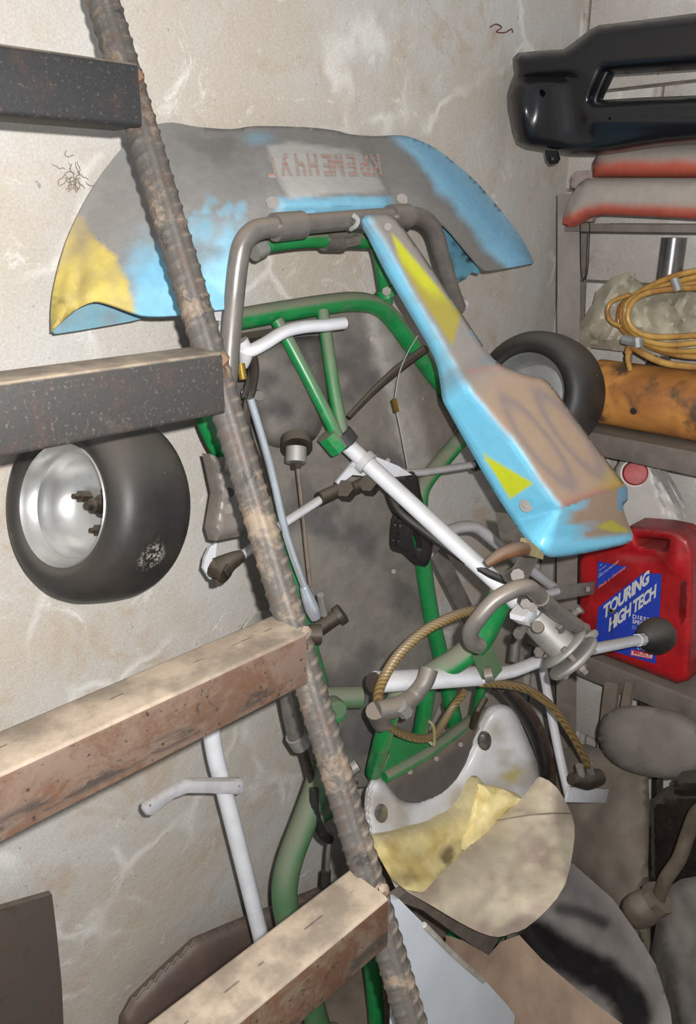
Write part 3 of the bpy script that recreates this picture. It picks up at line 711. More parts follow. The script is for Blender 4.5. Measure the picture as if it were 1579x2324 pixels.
lathe('brake_disc', [(0, 0), (.055, 0), (.057, .002), (.055, .005), (0, .005)], K(596, 1455, -.09), KN, paint('grey_disc', C(190, 184, 174, .9), .4, .5, .5), kart, 40)
# nylon line with its brass clip
kt('nylon_line', [(948, 762, .06), (925, 800, .06), (905, 850, .06), (896, 905, .06)], .0011, M_LINE, kart, 4, 6)
cpb = bar('brass_clip', K(893, 905, .06), K(900, 935, .06), .008, .006, KN, M_BRASS, kart)
kt('nylon_line', [(900, 935, .06), (908, 970, .06), (926, 1065, .06)], .0011, M_LINE, kart, 2, 6)

# nose fairing ------------------------------------------------------
N_UP = [(118, 752), (118, 700), (126, 640), (150, 550), (190, 462), (240, 382), (300, 312), (345, 286), (390, 278), (450, 288), (525, 293), (580, 286), (700, 289), (765, 297), (790, 304), (850, 309), (910, 307), (960, 322), (1010, 352), (1080, 412), (1140, 482), (1185, 542), (1212, 597)]
N_LO = [(118, 752), (145, 726), (175, 701), (215, 684), (250, 690), (300, 708), (335, 717), (400, 716), (470, 706), (531, 694), (537, 640), (545, 562), (560, 525), (590, 500), (640, 490), (760, 484), (880, 481), (930, 478), (965, 490), (1010, 512), (1060, 570), (1095, 610), (1115, 614), (1165, 606), (1212, 597)]
N_UPs = [tuple(p) for p in cr(N_UP, 3)]; N_LOs = [tuple(p) for p in cr(N_LO, 3)]
def nose_d(x, y):
    du = float(pdist([x], [y], N_UPs, False)[0]); dl = float(pdist([x], [y], N_LOs, False)[0])
    s = dl/(dl+du+1e-6)
    dlow = np.interp(x, [118, 200, 330, 540, 960, 1060, 1212], [-.02, .02, .065, .105, .105, .07, .0])
    dup = np.interp(x, [118, 300, 900, 1212], [-.035, -.06, -.06, -.02])
    d = dlow+(dup-dlow)*(s**1.25)
    d += .012*sstep(0, .3, s)*sstep(1.0, .6, s)
    # raised middle panel with creases either side
    xl = 560+(y-300)*.40; xr = 820+(y-310)*.42
    d += .014*sstep(xl-12, xl+22, x)*sstep(xr+18, xr-16, x)*sstep(0, .12, s)
    # gutter at the left wing
    xg = 172+(690-y)*.12
    d -= .010*math.exp(-((x-xg)/16)**2)*sstep(560, 640, y)
    return d
BLUE, DULLB, GREYD = C(120, 180, 206, .78), C(118, 150, 168, .70), C(142, 138, 133, .68)
YEL, OCH = C(210, 188, 92, .72), C(176, 158, 112, .68)
def nose_c(x, y):
    n = nz(x, y, .012); n2 = nz(x, y, .035, 5)
    c = GREYD; sh = .0
    def put(col, f, s_=0):
        nonlocal c, sh
        f = max(0, min(1, f)); c = lerp(c, col, f); sh = max(sh*(1-f), s_*f)
    # right wing
    xb = 884+(y-310)*.86
    put(C(138, 196, 222, 1.0), sstep(xb-6, xb+26, x+n*22)*(.92-.35*sstep(40, 0, float(pdist([x], [y], N_UPs, False)[0]))), .8)
    put(C(104, 156, 194, .9), .5*math.exp(-((x-xb-58)/34)**2), .6)
    if x < 560:
        f = sstep(470, 640, y+n*70+(x-420)*.12)*sstep(250, 330, x+n*20)
        put(BLUE, f*.92, .8)
        put(C(120, 116, 110, .62), .5*sstep(.15, .6, nz(x, y, .01, 9))*sstep(330, 420, x))
        put(BLUE, .5*sstep(.15, .45, nz(x, y, .02, 4))*sstep(380, 440, x)*sstep(420, 470, y)*sstep(560, 520, y), .5)
    # band below the sticker and specks of paint above it
    if 600 < x < 900:
        f = sstep(442, 452, y+n*5)*sstep(600, 665, x+(y-470)*-.2)*sstep(905, 870, x)
        put(BLUE, f*.9, .7)
    put(BLUE, .55*sstep(60, 0, math.hypot(x-590, (y-312)*2.2)+n*20), .6)
    put(BLUE, sstep(498, 486, float(pdist([x], [y], N_LOs, False)[0])+486)*.0)
    # yellow on the left wing
    lim = np.interp(y, [440, 500, 545, 570, 600, 650, 700], [150, 190, 215, 252, 272, 292, 304])
    f = sstep(lim+7, lim-7, x+n2*8)*sstep(425, 560, y+n*60)
    put(lerp(YEL, OCH, max(0, min(1, .35+.6*nz(x, y, .02, 2)+.5*sstep(640, 500, y)))), f, .3)
    put(C(120, 96, 52, .6), .7*sstep(.3, .1, math.hypot((x-140)/60, (y-682)/22)), 0)
    # white sticker
    q = [(598, 330), (660, 318), (812, 338), (850, 375), (884, 438), (770, 443), (655, 456), (628, 410)]
    if pip(np.array([x]), np.array([y]), q)[0]:
        e = float(pdist([x], [y], q)[0])
        put(C(188, 184, 178, .74), sstep(0, 9, e)*(.95-.35*sstep(330, 300, y)-.25*sstep(690, 840, x)), .3)
    return c[:3]+(sh,)
M_NOSE = colmat('fairing_paint', .45, .10, 160, .10, 60)
nose = puff('nose_fairing', N_UPs+N_LOs[::-1][1:-1], lambda x, y, h: K(x, y, h), lambda x, y, d: nose_d(x, y), KN*-.004-KW*.001, M_NOSE, kart, step=9, colfun=nose_c, angle=60)
nose['label'] = 'dusty blue nose fairing with yellow wing tip'
puff('fairing_underside', [(119, 752), (145, 728), (175, 703), (215, 686), (250, 692), (300, 710), (338, 719), (300, 729), (250, 738), (180, 750), (126, 758)], K, lambda x, y, d: -.045+.0*d, KN*-.004, M_NOSE, nose, step=9,
     colfun=lambda x, y: lerp(C(112, 170, 190, .72), GREYD, .25+.5*max(0, nz(x, y, .02)))[:3]+(.3,))
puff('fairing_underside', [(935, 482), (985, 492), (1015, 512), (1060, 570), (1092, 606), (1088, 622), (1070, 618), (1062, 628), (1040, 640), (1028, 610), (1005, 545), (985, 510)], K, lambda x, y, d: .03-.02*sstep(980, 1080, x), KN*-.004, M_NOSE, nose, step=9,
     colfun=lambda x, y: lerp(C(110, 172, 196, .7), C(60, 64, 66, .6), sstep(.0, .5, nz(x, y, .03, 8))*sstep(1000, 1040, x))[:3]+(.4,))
for p in ((618, 460), (911, 451)):
    sw = tube('fairing_screw', [K(p[0], p[1], nose_d(*p)), K(p[0], p[1], nose_d(*p)+.006)], .0075, M_DARK, nose, 1, 12)
    tube('washer', [K(p[0], p[1]+3, nose_d(*p)-.002), K(p[0], p[1]+3, nose_d(*p)+.0025)], .0095, M_BOLT, nose, 1, 14)
def stripes():
    t = NT('faded_red_lettering')
    x = t.n('ShaderNodeSeparateXYZ'); t.l(t.pos(), x.inputs[0]); z = t.mul(x.outputs[2], 125.0); z = t.mul(z, 1.0, 'FRACT')
    a = t.mix(t.rng(z, .35, .6), C(196, 112, 92, .7), C(182, 164, 152, .7)); a = t.mix(t.rng(t.noise(14, 4), .35, .65, .25, .8), a, C(176, 164, 154, .7))
    t.l(a, t.b.inputs['Base Color']); t.b.inputs['Roughness'].default_value = .8; return t.m
M_RED = stripes()
def on_nose(x, y): return K(x, y, nose_d(x, y)+.0022)
# the town's name, upside down with the kart on end: letters run right to left, their tops downward
letters = 'КРЕМЕНЧУГ'; xr_ = [862, 836, 806, 778, 750, 720, 690, 655, 622]
for ch, x in zip(letters, xr_):
    yb = np.interp(x, [600, 640, 660, 870], [362, 352, 350, 352])
    text('lettering', ch, (x, yb), (-36, 0), (10, 62), on_nose, M_RED, nose, bold=.035)

# steering fairing --------------------------------------------------
F_L = [(815, 492), (840, 540), (880, 620), (940, 722), (990, 812), (1004, 875), (1008, 905), (1020, 930), (1060, 1002), (1110, 1090), (1155, 1162), (1195, 1220), (1223, 1250), (1240, 1261), (1260, 1265)]
F_B = [(1314, 1258), (1400, 1240), (1430, 1230), (1436, 1212), (1424, 1185), (1414, 1150), (1424, 1135), (1424, 1112)]
F_R = [(1418, 1100), (1380, 1050), (1300, 942), (1245, 868), (1215, 856), (1180, 845), (1120, 815), (1050, 715), (960, 580), (905, 505), (880, 486), (850, 486)]
RIDGE = [(838, 498), (872, 545), (905, 610), (965, 712), (1020, 805), (1050, 862), (1068, 888), (1162, 997), (1208, 1064), (1254, 1131), (1276, 1154)]
ENDR = [(1276, 1154), (1340, 1130), (1418, 1103)]
RIDGE2 = RIDGE+[(1268, 1200), (1250, 1290)]; ENDR2 = [(1040, 1236)]+ENDR+[(1460, 1088)]
def fdir(x, y): return ((x-850)*.563+(y-490)*.826)/860.0
def side_of(poly, x, y):
    """signed distance to a polyline: positive on its left-lower side"""
    best = None
    for i in range(len(poly)-1):
        ax, ay = poly[i]; bx, by = poly[i+1]; L = (bx-ax)**2+(by-ay)**2; t = max(0, min(1, ((x-ax)*(bx-ax)+(y-ay)*(by-ay))/L))
        dx, dy = x-ax-t*(bx-ax), y-ay-t*(by-ay); d = math.hypot(dx, dy)
        cz = (bx-ax)*(y-ay)-(by-ay)*(x-ax)
        if best is None or d < abs(best): best = d if cz > 0 else -d
    return best
def fair_h(x, y, d):
    a = fdir(x, y); h = .150+.235*a
    # narrow upper strip sits a little lower than the box
    h += .020*sstep(.44, .52, a)
    l = side_of(RIDGE2, x, y); e = side_of(ENDR2, x, y)
    kl = .00088*(max(0, l) if l > 10 else (max(0, l+10)**2)/40.0); ke = .00055*max(0, e+8)
    k = math.sqrt(max(0, kl)**2+ke**2) if (kl > 0 and ke > 0) else max(kl, ke)
    if y > 1215: k -= .004*sstep(1215, 1245, y)
    return h-k-.006*(1-min(1, d/7))
BB = C(122, 204, 236, .74)
def fair_c(x, y):
    n = nz(x, y, .012, 1); a = fdir(x, y); l = side_of(RIDGE2, x, y); e = side_of(ENDR2, x, y)
    c = lerp(C(146, 138, 130, .66), C(172, 146, 122, .64), sstep(.47, .60, a+n*.02)); sh = 0
    if a < .55:
        c = lerp(c, C(124, 142, 156, .66), .5*sstep(.2, .5, nz(x, y, .015, 6)))
    # faded ovals of the race number
    for (cx, cy, hl, hw) in ((1220, 1003, 118, 25), (1293, 985, 112, 24)):
        px_, py_ = (x-cx)*.61+(y-cy)*.79, -(x-cx)*.79+(y-cy)*.61
        q = math.hypot(px_/hl, py_/hw); c = lerp(c, C(140, 126, 124, .62), .75*math.exp(-((q-1)/.25)**2))
    c = lerp(c, C(186, 110, 100, .6), .5*math.exp(-((e+8)/9)**2)*(l < 0)); c = lerp(c, C(190, 124, 110, .6), .35*math.exp(-(((y-838)+(x-1100)*.18)/7)**2)*(1060 < x < 1150))
    c = lerp(c, C(176, 150, 52, .66), .7*sstep(1330, 1405, x)*sstep(-70, -15, e)*(y < 1115)*(1 if l < 0 else 0))
    # yellow flash on the narrow part
    q = [(882, 520), (905, 540), (1050, 712), (1028, 796), (960, 690), (905, 600)]
    if pip(np.array([x]), np.array([y]), q)[0]:
        ed = float(pdist([x], [y], q)[0]); yl = lerp(C(168, 154, 64, .66), C(196, 196, 40, .7), sstep(35, 5, abs((x-905)-(y-560)*.80))*sstep(700, 640, y))
        c = lerp(c, yl, sstep(0, 8, ed)); sh = .2
    # clean blue flank
    f = sstep(-12, 10, l+n*8)
    if a < .47: f *= .85-.5*max(0, nz(x, y, .02, 3))
    if .44 < a < .52: f *= .55+.45*abs(a-.48)/.04
    if e > 0 and l < 0: f = sstep(.0, 1.0, 1-max(0, -l)/40)*.9+sstep(.15, -.1, nz(x*.7+y*.5, y*2-x*.2, .008, 2))*sstep(1380, 1280, x)+sstep(1218, 1236, y+(x-1300)*.12)
    f = max(0, min(1, f)); c = lerp(c, BB, f); sh = max(sh, f*.9)
    if e > 0 and x > 1400 and y < 1160: c = lerp(c, C(88, 160, 198, .7), .8); sh = .7
    for tri, col in (([(1089, 1021), (1220, 1097), (1163, 1136)], C(206, 214, 40, .74)), ([(1345, 1196), (1388, 1178), (1436, 1206), (1400, 1212)], C(190, 180, 70, .7))):
        if pip(np.array([x]), np.array([y]), tri)[0]: c = lerp(c, col, sstep(0, 4, float(pdist([x], [y], tri)[0]))); sh = .6
    return c[:3]+(sh,)
M_FAIR = colmat('steering_fairing_paint', .22, .04, 160, .05, 60)
fair = puff('steering_fairing', [tuple(p) for p in cr(F_L+F_B+F_R, 3, True)], K, fair_h, KN*-.004, M_FAIR, kart, step=6, colfun=fair_c, angle=70)
fair['label'] = 'blue and yellow steering fairing with dusty top'
ws = tube('fairing_washer', [K(1195, 1146, fair_h(1195, 1146, 50)-.002), K(1195, 1146, fair_h(1195, 1146, 50)+.003)], .0108, paint('clear_washer', C(150, 142, 134, .55), .6, 0, 0), fair, 1, 20)
tube('fairing_screw', [K(1194, 1145, fair_h(1195, 1146, 50)), K(1194, 1145, fair_h(1195, 1146, 50)+.008)], .0055, M_BOLT, fair, 1, 12)
kt('fairing_screw', [(880, 515, fair_h(880, 515, 50)), (880, 515, fair_h(880, 515, 50)+.006)], .0055, M_BOLT, fair, 1, 10)

# seat --------------------------------------------------------------
def seat_d(x, y):
    # bucket: axis runs down and slightly right; thigh sides and back stand up
    cx = 1010+(y-1800)*.13; q = (x-cx)/190.0
    d = .055+.05*min(1.6, q*q)+.15*sstep(1830, 2120, y+(x-1000)*.15)
    return d
S_O = [(832, 1850), (835, 1800), (848, 1772), (866, 1768), (885, 1788), (908, 1814), (935, 1820), (972, 1808), (1012, 1782), (1046, 1742), (1068, 1700), (1086, 1650), (1108, 1612), (1138, 1600), (1166, 1612), (1190, 1660), (1215, 1720), (1236, 1785), (1262, 1850), (1268, 1950), (1200, 2060), (1110, 2085), (1000, 2050), (918, 2034), (888, 1988), (858, 1930), (838, 1888)]
seat = puff('seat', S_O, K, lambda x, y, d: seat_d(x, y)-.022*(1-math.sqrt(max(0, 1-(1-min(d/34, 1))**2))), KN*-.006, colmat('fibreglass', .3, .1, 90, .08, 30), kart, step=7, sm=4,
            colfun=lambda x, y: lerp(lerp(C(206, 204, 204, .84), C(182, 174, 166, .8), sstep(-.1, .6, nz(x, y, .01, 7))), C(196, 178, 118, .7), sstep(26, 4, math.hypot((x-1160)*.8, y-1760)+12*nz(x, y, .05)))[:3]+(.8,))
seat['label'] = 'white fibreglass bucket seat with torn yellow foam'
for p in ((1101, 1682), (866, 1846)):
    puff('seat_bolt', [(p[0]+18*math.cos(a)*.8, p[1]+22*math.sin(a)) for a in np.linspace(0, 2*math.pi, 14)[:-1]], K, lambda x, y, d: seat_d(x, y)+.001+.006*math.sqrt(min(1, d/14)), KN*-.004, paint('seat_bolt_steel', C(150, 146, 142, .75), .25, .7, .2), seat, step=6)
FO = [(850, 1908), (870, 1896), (940, 1878), (1010, 1850), (1050, 1815), (1068, 1776), (1086, 1764), (1104, 1784), (1145, 1792), (1190, 1818), (1120, 1885), (1060, 1950), (1000, 2015), (972, 2032), (930, 2022), (905, 2008), (882, 1970)]
def foam_c(x, y):
    c = lerp(C(218, 200, 142, .88), C(198, 174, 108, .82), sstep(-.2, .5, nz(x, y, .015, 2)))
    c = lerp(c, C(190, 178, 142, .76), sstep(1910, 1870, y+(x-940)*.25)*.7)
    c = lerp(c, C(104, 84, 48, .6), .85*sstep(24, 6, math.hypot((x-1018)*.9-(y-1940)*-.35, (y-1940)*.55)+10*nz(x, y, .04)))
    c = lerp(c, C(120, 96, 52, .6), .6*sstep(30, 6, math.hypot((x-915)*.7, y-1995)+10*nz(x, y, .04, 3)))
    return c[:3]+(0,)
foam = puff('foam_pad', FO, K, lambda x, y, d: seat_d(x, y)+.010+.010*min(1, d/20)+.006*nz(x, y, .02), KN*-.012, colmat('foam', .9, .5, 90, .12, 50), seat, step=10, sm=2, colfun=foam_c)
puff('foam_wedge', [(1100, 1785), (1142, 1791), (1186, 1816), (1125, 1866), (1062, 1934), (1074, 1870), (1088, 1822)], K, lambda x, y, d: seat_d(x, y)+.028+.012*min(1, d/14), KN*-.02, colmat('foam', .9), seat, step=10,
     colfun=lambda x, y: lerp(C(236, 218, 158, .92), C(220, 196, 126, .88), sstep(0, .6, nz(x, y, .03)))[:3]+(0,))
FLAP = [(1228, 1764), (1262, 1786), (1288, 1828), (1303, 1872), (1300, 1930), (1282, 2008), (1242, 2064), (1192, 2107), (1160, 2118), (1130, 2127), (1090, 2117), (1040, 2092), (990, 2062), (955, 2042), (918, 2020), (960, 2028), (980, 2012), (1012, 1978), (1050, 1940), (1110, 1882), (1178, 1822), (1208, 1786)]
def flap_h(x, y, d):
    e = side_of([(955, 2030), (1050, 1940), (1110, 1882), (1178, 1822), (1230, 1764)], x, y)
    return seat_d(x, y)+.030+.022*math.sin(min(1, abs(e)/120)*math.pi)+.008*nz(x, y, .011, 5)+.010*math.exp(-((y-1850-(x-1200)*-.06)/8)**2)*sstep(1130, 1180, x)*.4
flap = puff('seat_cover', FLAP, K, flap_h, KN*-.004, colmat('vinyl', .75, .35, 140, .1, 26), seat, step=11, sm=2,
            colfun=lambda x, y: lerp(lerp(C(188, 174, 152, .95), C(172, 154, 138, .88), sstep(-.2, .5, nz(x, y, .012, 11))), C(202, 190, 162, .95), .5*sstep(.1, .6, nz(x, y, .02, 1)))[:3]+(.15,))
flap['label'] = 'torn beige vinyl cover folded over the seat'
kt('seam', [(x, y, flap_h(x, y, 30)+.002) for x, y in ((1128, 1862), (1160, 1856), (1200, 1850), (1250, 1846), (1296, 1846))], .0013, paint('seam_thread', C(170, 156, 134, .6), .8, 0, 0), flap, 4, 6)
puff('seat_back', [(898, 2042), (926, 2022), (1000, 2066), (1060, 2104), (1132, 2131), (1108, 2170), (1040, 2124), (960, 2066), (920, 2052)], K, lambda x, y, d: .195, KN*-.02, paint('brown_seat_edge', C(124, 110, 98, .62), .8, 0, .3), seat, step=12)
puff('seat_pan', [(842, 1768), (900, 1728), (1000, 1674), (1108, 1606), (1112, 1650), (1090, 1740), (1010, 1830), (920, 1845), (860, 1810)], K, lambda x, y, d: .035+.012*min(1, d/10), KN*-.01, colmat('pan_metal', .4, .2, 60, .2, 25), kart, step=12,
     colfun=lambda x, y: lerp(C(96, 90, 86, .6), C(138, 122, 106, .6), sstep(60, 10, abs(side_of([(842, 1768), (900, 1728), (1000, 1674), (1108, 1606)], x, y))))[:3]+(.4,))  # lighter brown along the upper edge: its lit look put into the colour
for p in ((965, 1722), (990, 1722), (1045, 1690), (930, 1752)): kt('pan_rivet', [(p[0], p[1], .045), (p[0], p[1], .055)], .005, M_BOLT, kart, 1, 8)
kt('seat_stay', [(870, 1905, .03), (900, 1990, .06), (922, 2035, .09)], .010, M_WHITEP, kart, 2)

# ------------------------------------------------------------------ shelf rack against the right wall
M_ANGLE = paint('dusty_angle_iron', C(142, 130, 122, .7), .6, .1, .6, .2, 18, C(160, 148, 136, .7), bump=.15)
M_BOARD = paint('shelf_board', C(126, 112, 100, .7), .8, 0, .5, .3, 12)
FX = 1.66
rack = thing('shelf_rack', (1.76, .55, 0), 'dusty angle-iron shelf rack standing along the block wall', 'shelf rack')
def lpost(p, q, a, b, w, t=.004):
    """angle iron from p to q with flanges along a and b"""
    p, q, a, b = Vector(p), Vector(q), Vector(a), Vector(b); ring = [(0, 0), (w, 0), (w, t), (t, t), (t, w), (0, w)]
    V = [e+a*u_+b*v_ for e in (p, q) for u_, v_ in ring]
    Fc = [(i, (i+1) % 6, 6+(i+1) % 6, 6+i) for i in range(6)]+[(0, 1, 2, 3), (0, 3, 4, 5), (6, 9, 8, 7), (6, 11, 10, 9)]
    return mk('post', V, Fc, M_ANGLE, rack, angle=20)
pt, pb = RX(1265, 440, FX), RX(1262, 1640, FX); dv = (pb-pt)/(pb.z-pt.z); pb = pt+dv*(-pt.z)
lpost(pb, pt, (.35, -.94, 0), (.94, .35, 0), .050)
lpost((1.862, pb.y+.13, 0), (1.862, pt.y+.075, pt.z), (0, -1, 0), (-1, 0, 0), .04)
lpost((FX, -.35, 0), (FX, -.35, 1.66), (0, 1, 0), (1, 0, 0), .045); lpost((1.862, -.35, 0), (1.862, -.35, 1.66), (0, 1, 0), (-1, 0, 0), .04)
ZT, ZM, ZB = RX(1400, 508, FX).z, RX(1400, 992, FX).z, RX(1400, 1518, FX).z
for z, h in ((ZT, .016), (ZM, .050), (ZB, .058)):
    y0 = pt.y+dv.y*(z-pt.z)-.02
    box('shelf_beam', (FX+.006, (y0-.34)/2, z-h/2), (.010, (y0+.34)/2, h/2), M_ANGLE, rack, .002)
    box('shelf_beam', (1.860, (y0-.34)/2, z-h/2), (.008, (y0+.34)/2, h/2), M_ANGLE, rack, .002)
    box('shelf_board', (1.764, (y0-.34)/2, z-.009), (.087, (y0+.34)/2, .0085), M_BOARD, rack, .002)
def ybot(x, X, z):
    a, b = 0.0, 2324.0
    for _ in range(40):
        c = (a+b)/2
        if RX(x, c, X).z > z: a = c
        else: b = c
    return a

# black car bumper on top of the rack
BX = 1.555
B_O = [(1164, 150), (1163, 132), (1174, 120), (1225, 115), (1278, 112), (1300, 97), (1338, 67), (1358, 57), (1450, 46), (1590, 28), (1720, 10), (1720, 318), (1640, 318), (1579, 322), (1500, 328), (1440, 336), (1400, 343), (1345, 350), (1290, 350), (1240, 344), (1192, 338), (1172, 328), (1162, 300), (1152, 250), (1150, 215), (1160, 184), (1167, 168)]
B_H = [(1375, 165), (1480, 158), (1590, 150), (1720, 140), (1720, 205), (1590, 216), (1460, 221), (1346, 228), (1352, 212)]
def bump_h(x, y, d):
    h = .045*(math.sqrt(max(0, 1-(1-min(d/26, 1))**2))-1)
    h -= .016*math.exp(-((y-178+(x-1200)*.03)/9)**2)*sstep(1330, 1270, x)
    h += .024*math.exp(-((x-1185)/26)**2-((y-245)/55)**2)
    h -= .012*math.exp(-((x-1285-(y-120)*.12)/26)**2)*sstep(160, 190, y)*sstep(330, 300, y)
    h += .012*math.exp(-((y-275)/22)**2)*sstep(1310, 1350, x)
    return h
def gloss():
    t = NT('black_bumper_plastic'); a = t.mix(t.mul(t.up(.2, 1), .35), C(24, 25, 30, .55), C(70, 68, 66, .6)); t.l(a, t.b.inputs['Base Color'])
    t.b.inputs['Roughness'].default_value = .27; return t.m
M_BUMP = gloss()
bp = puff('car_bumper', B_O, lambda x, y, h: RX(x, y, BX-h), bump_h, Vector((.035, 0, 0)), M_BUMP, None, holes=[B_H, [(1224, 204), (1232, 203), (1238, 212), (1232, 222), (1225, 216)], [(1380, 266), (1385, 266), (1386, 272), (1381, 272)]], step=9, sm=0, angle=55)
tag(bp, 'black plastic car bumper with a long slot lying on top of the rack', 'bumper')
puff('bumper_tab', [(1236, 340), (1262, 342), (1268, 360), (1262, 371), (1248, 374), (1240, 364)], lambda x, y, h: RX(x, y, BX+.01-h), lambda x, y, d: 0, Vector((.006, 0, 0)), M_BUMP, bp, holes=[[(1246, 358), (1256, 357), (1257, 363), (1248, 364)]], step=7)
# dusty red body panels under it
def redcol(ymap):
    def f(x, y):
        t = ymap(x, y)+.12*nz(x, y, .02); return lerp(C(158, 148, 138, .8), C(182, 84, 64, .85), sstep(.28, .85, t))[:3]+(.2,)
    return f
M_PANEL = colmat('dusty_red_panel', .55, .1, 100, .1, 40)
rp_ = puff('body_panel', [(1344, 402), (1346, 368), (1358, 344), (1380, 338), (1579, 328), (1720, 322), (1720, 404), (1579, 403)], lambda x, y, h: RX(x, y, 1.655-h), lambda x, y, d: .035*(math.sqrt(max(0, 1-(1-min(d/40, 1))**2))-1), Vector((.03, 0, 0)), M_PANEL, None, step=12, colfun=redcol(lambda x, y: (y-340)/50))
tag(rp_, 'red dusty body panel edge directly beneath the black bumper', 'body panel')
rp2 = puff('body_panel', [(1276, 508), (1279, 488), (1292, 450), (1312, 418), (1330, 405), (1400, 404), (1579, 404), (1720, 405), (1720, 508), (1579, 497), (1460, 491), (1360, 487), (1330, 492), (1305, 506), (1288, 515)], lambda x, y, h: RX(x, y, 1.595-h), lambda x, y, d: .028*(math.sqrt(max(0, 1-(1-min(d/45, 1))**2))-1), Vector((.03, 0, 0)), M_PANEL, None, step=12,
     colfun=redcol(lambda x, y: .52-(np.interp(x, [1280, 1305, 1330, 1360, 1460, 1579, 1720], [512, 506, 494, 489, 493, 499, 510])-y-26)/40))
tag(rp2, 'grey-dusted panel with red lower lip and curved end on the rack top', 'body panel')
rp3 = puff('panel_offcut', [(1295, 424), (1297, 400), (1306, 388), (1342, 386), (1345, 404), (1342, 503), (1316, 503), (1312, 430)], lambda x, y, h: RX(x, y, 1.70-h), lambda x, y, d: 0, Vector((.02, 0, 0)), paint('pinkish_panel', C(170, 152, 144, .8), .7, 0, .4), None, step=10)
tag(rp3, 'small pinkish-grey offcut tucked behind the curved red panel', 'panel offcut')
# steel tube standing at the back, wire hook
pp_ = RX(1527, 560, 1.858)
tag(tube('steel_pipe', [(pp_.x, pp_.y, ZM+.001), (pp_.x, pp_.y, ZT-.03)], .0275, paint('brushed_pipe', C(150, 146, 144, .8), .25, .8, .2, .25, 12), None, 1, 28), 'shiny steel pipe standing upright behind the coiled hose', 'pipe')
tag(tube('wire_hook', [RX(1338, 505, 1.6546), RX(1336, 560, 1.6546), RX(1333, 615, 1.6546), RX(1326, 634, 1.6546), RX(1318, 615, 1.6546), RX(1316, 500, 1.6546)], .0013, paint('dark_wire', C(60, 56, 54, .7), .4, .5, 0), None, 5, 6), 'thin wire loop hanging from the rack top beam', 'wire')
# crumpled plastic sheet
def plastic():
    t = NT('cloudy_plastic'); a = t.mix(t.rng(t.noise(12, 5), .3, .7), C(196, 188, 166, .95), C(168, 160, 142, .9)); t.l(a, t.b.inputs['Base Color'])
    t.b.inputs['Roughness'].default_value = .35; t.b.inputs['Transmission Weight'].default_value = .08; t.b.inputs['IOR'].default_value = 1.2; return t.m
pl = puff('plastic_sheet', [(1288, 828), (1292, 770), (1318, 730), (1345, 690), (1352, 662), (1390, 628), (1420, 618), (1450, 640), (1470, 670), (1500, 662), (1560, 655), (1600, 680), (1610, 770)]+[(x, ybot(x, 1.815, ZM+.163)) for x in (1580, 1530, 1480, 1430, 1380, 1340)]+[(1318, 815)],
     lambda x, y, h: RX(x, y, 1.755-h), lambda x, y, d: .02*nz(x, y, .016, 2)+.03*abs(math.sin(x*.035+y*.02+2*nz(x, y, .008)))-.03*(1-min(1, d/25)), Vector((.004, 0, 0)), plastic(), None, step=11, angle=25)
tag(pl, 'crumpled cloudy plastic sheet behind the yellow hose coil', 'plastic sheet')
# yellow hose coil
M_YH = paint('yellow_hose', C(200, 160, 84, .85), .3, 0, .15, .2, 16, dark=C(150, 96, 50, .8))
hose = thing('hose_coil', RX(1500, 790, 1.70), 'coil of translucent yellow hose with grey clips on the rack', 'hose')
cen = (1592, 706)
for k in range(4):
    pts = []
    for j in range(31):
        a = 2*math.pi*j/30; rx_, ry_ = 168+k*10, 62+k*6
        pts.append(RX(cen[0]+rx_*math.cos(a)+k*3, cen[1]+ry_*math.sin(a)-10*math.cos(a)+(k*5 if math.sin(a) > 0 else -k*2)+(8*math.sin(3*a+k)), 1.665+.012*math.cos(a+k)+.006*k))
    tube('hose_turn', pts, .0062, M_YH, hose, 2, 10)
tube('hose_tail', [RX(1424, 800, 1.66), RX(1432, 786, 1.655), RX(1455, 800, 1.65), RX(1490, 818, 1.65), RX(1530, 828, 1.65), RX(1620, 836, 1.65)], .0072, M_YH, hose, 5, 10)
tube('hose_tail', [RX(1430, 840, 1.665), RX(1424, 812, 1.66), RX(1430, 795, 1.66)], .006, M_YH, hose, 4, 10)
tube('hose_turn', [RX(1410, 742, 1.66), RX(1385, 728, 1.66), RX(1378, 705, 1.665), RX(1390, 684, 1.67), RX(1430, 668, 1.67)], .005, M_YH, hose, 5, 10)
M_CLIP = paint('grey_clip', C(150, 150, 148, .8), .4, 0, .3)
tube('clip', [RX(1530, 632, 1.645), RX(1540, 660, 1.645)], .0085, M_CLIP, hose, 1, 8)
tube('clip', [RX(1415, 770, 1.65), RX(1455, 780, 1.645)], .011, M_CLIP, hose, 1, 8); tube('clip', [RX(1446, 766, 1.64), RX(1448, 788, 1.64)], .010, M_CLIP, hose, 1, 8)
# orange-brown rusty tube
def rustlog():
    t = NT('orange_rusted_tube'); a = t.mix(t.rng(t.noise(7, 5, .6, .6), .3, .7), C(214, 150, 76, 1.0), C(160, 104, 58, .95)); a = t.mix(t.rng(t.noise(15, 4), .5, .72), a, C(104, 84, 64, .7))
    t.l(a, t.b.inputs['Base Color']); t.b.inputs['Roughness'].default_value = .42; t.b.inputs['Metallic'].default_value = .1; t.bump(t.noise(40, 4), .1); return t.m
M_LOG = rustlog()
RL = .074
lg = thing('rusty_tube', (1.70+RL*0, .55, ZM), 'thick orange-brown rusty tube lying on the middle shelf', 'tube')
lc = Vector((FX+RL+.020, 0, ZM+RL+.001)); y0 = RX(1322, 920, FX+.04).y
prof = [(RL-.004, 0), (RL, .004), (RL, y0+.30-.004), (RL-.004, y0+.30), (RL-.012, y0+.30), (RL-.012, 0)]
lathe('tube_body', prof, (lc.x, y0, lc.z), (0, -1, 0), M_LOG, lg, 48, True)
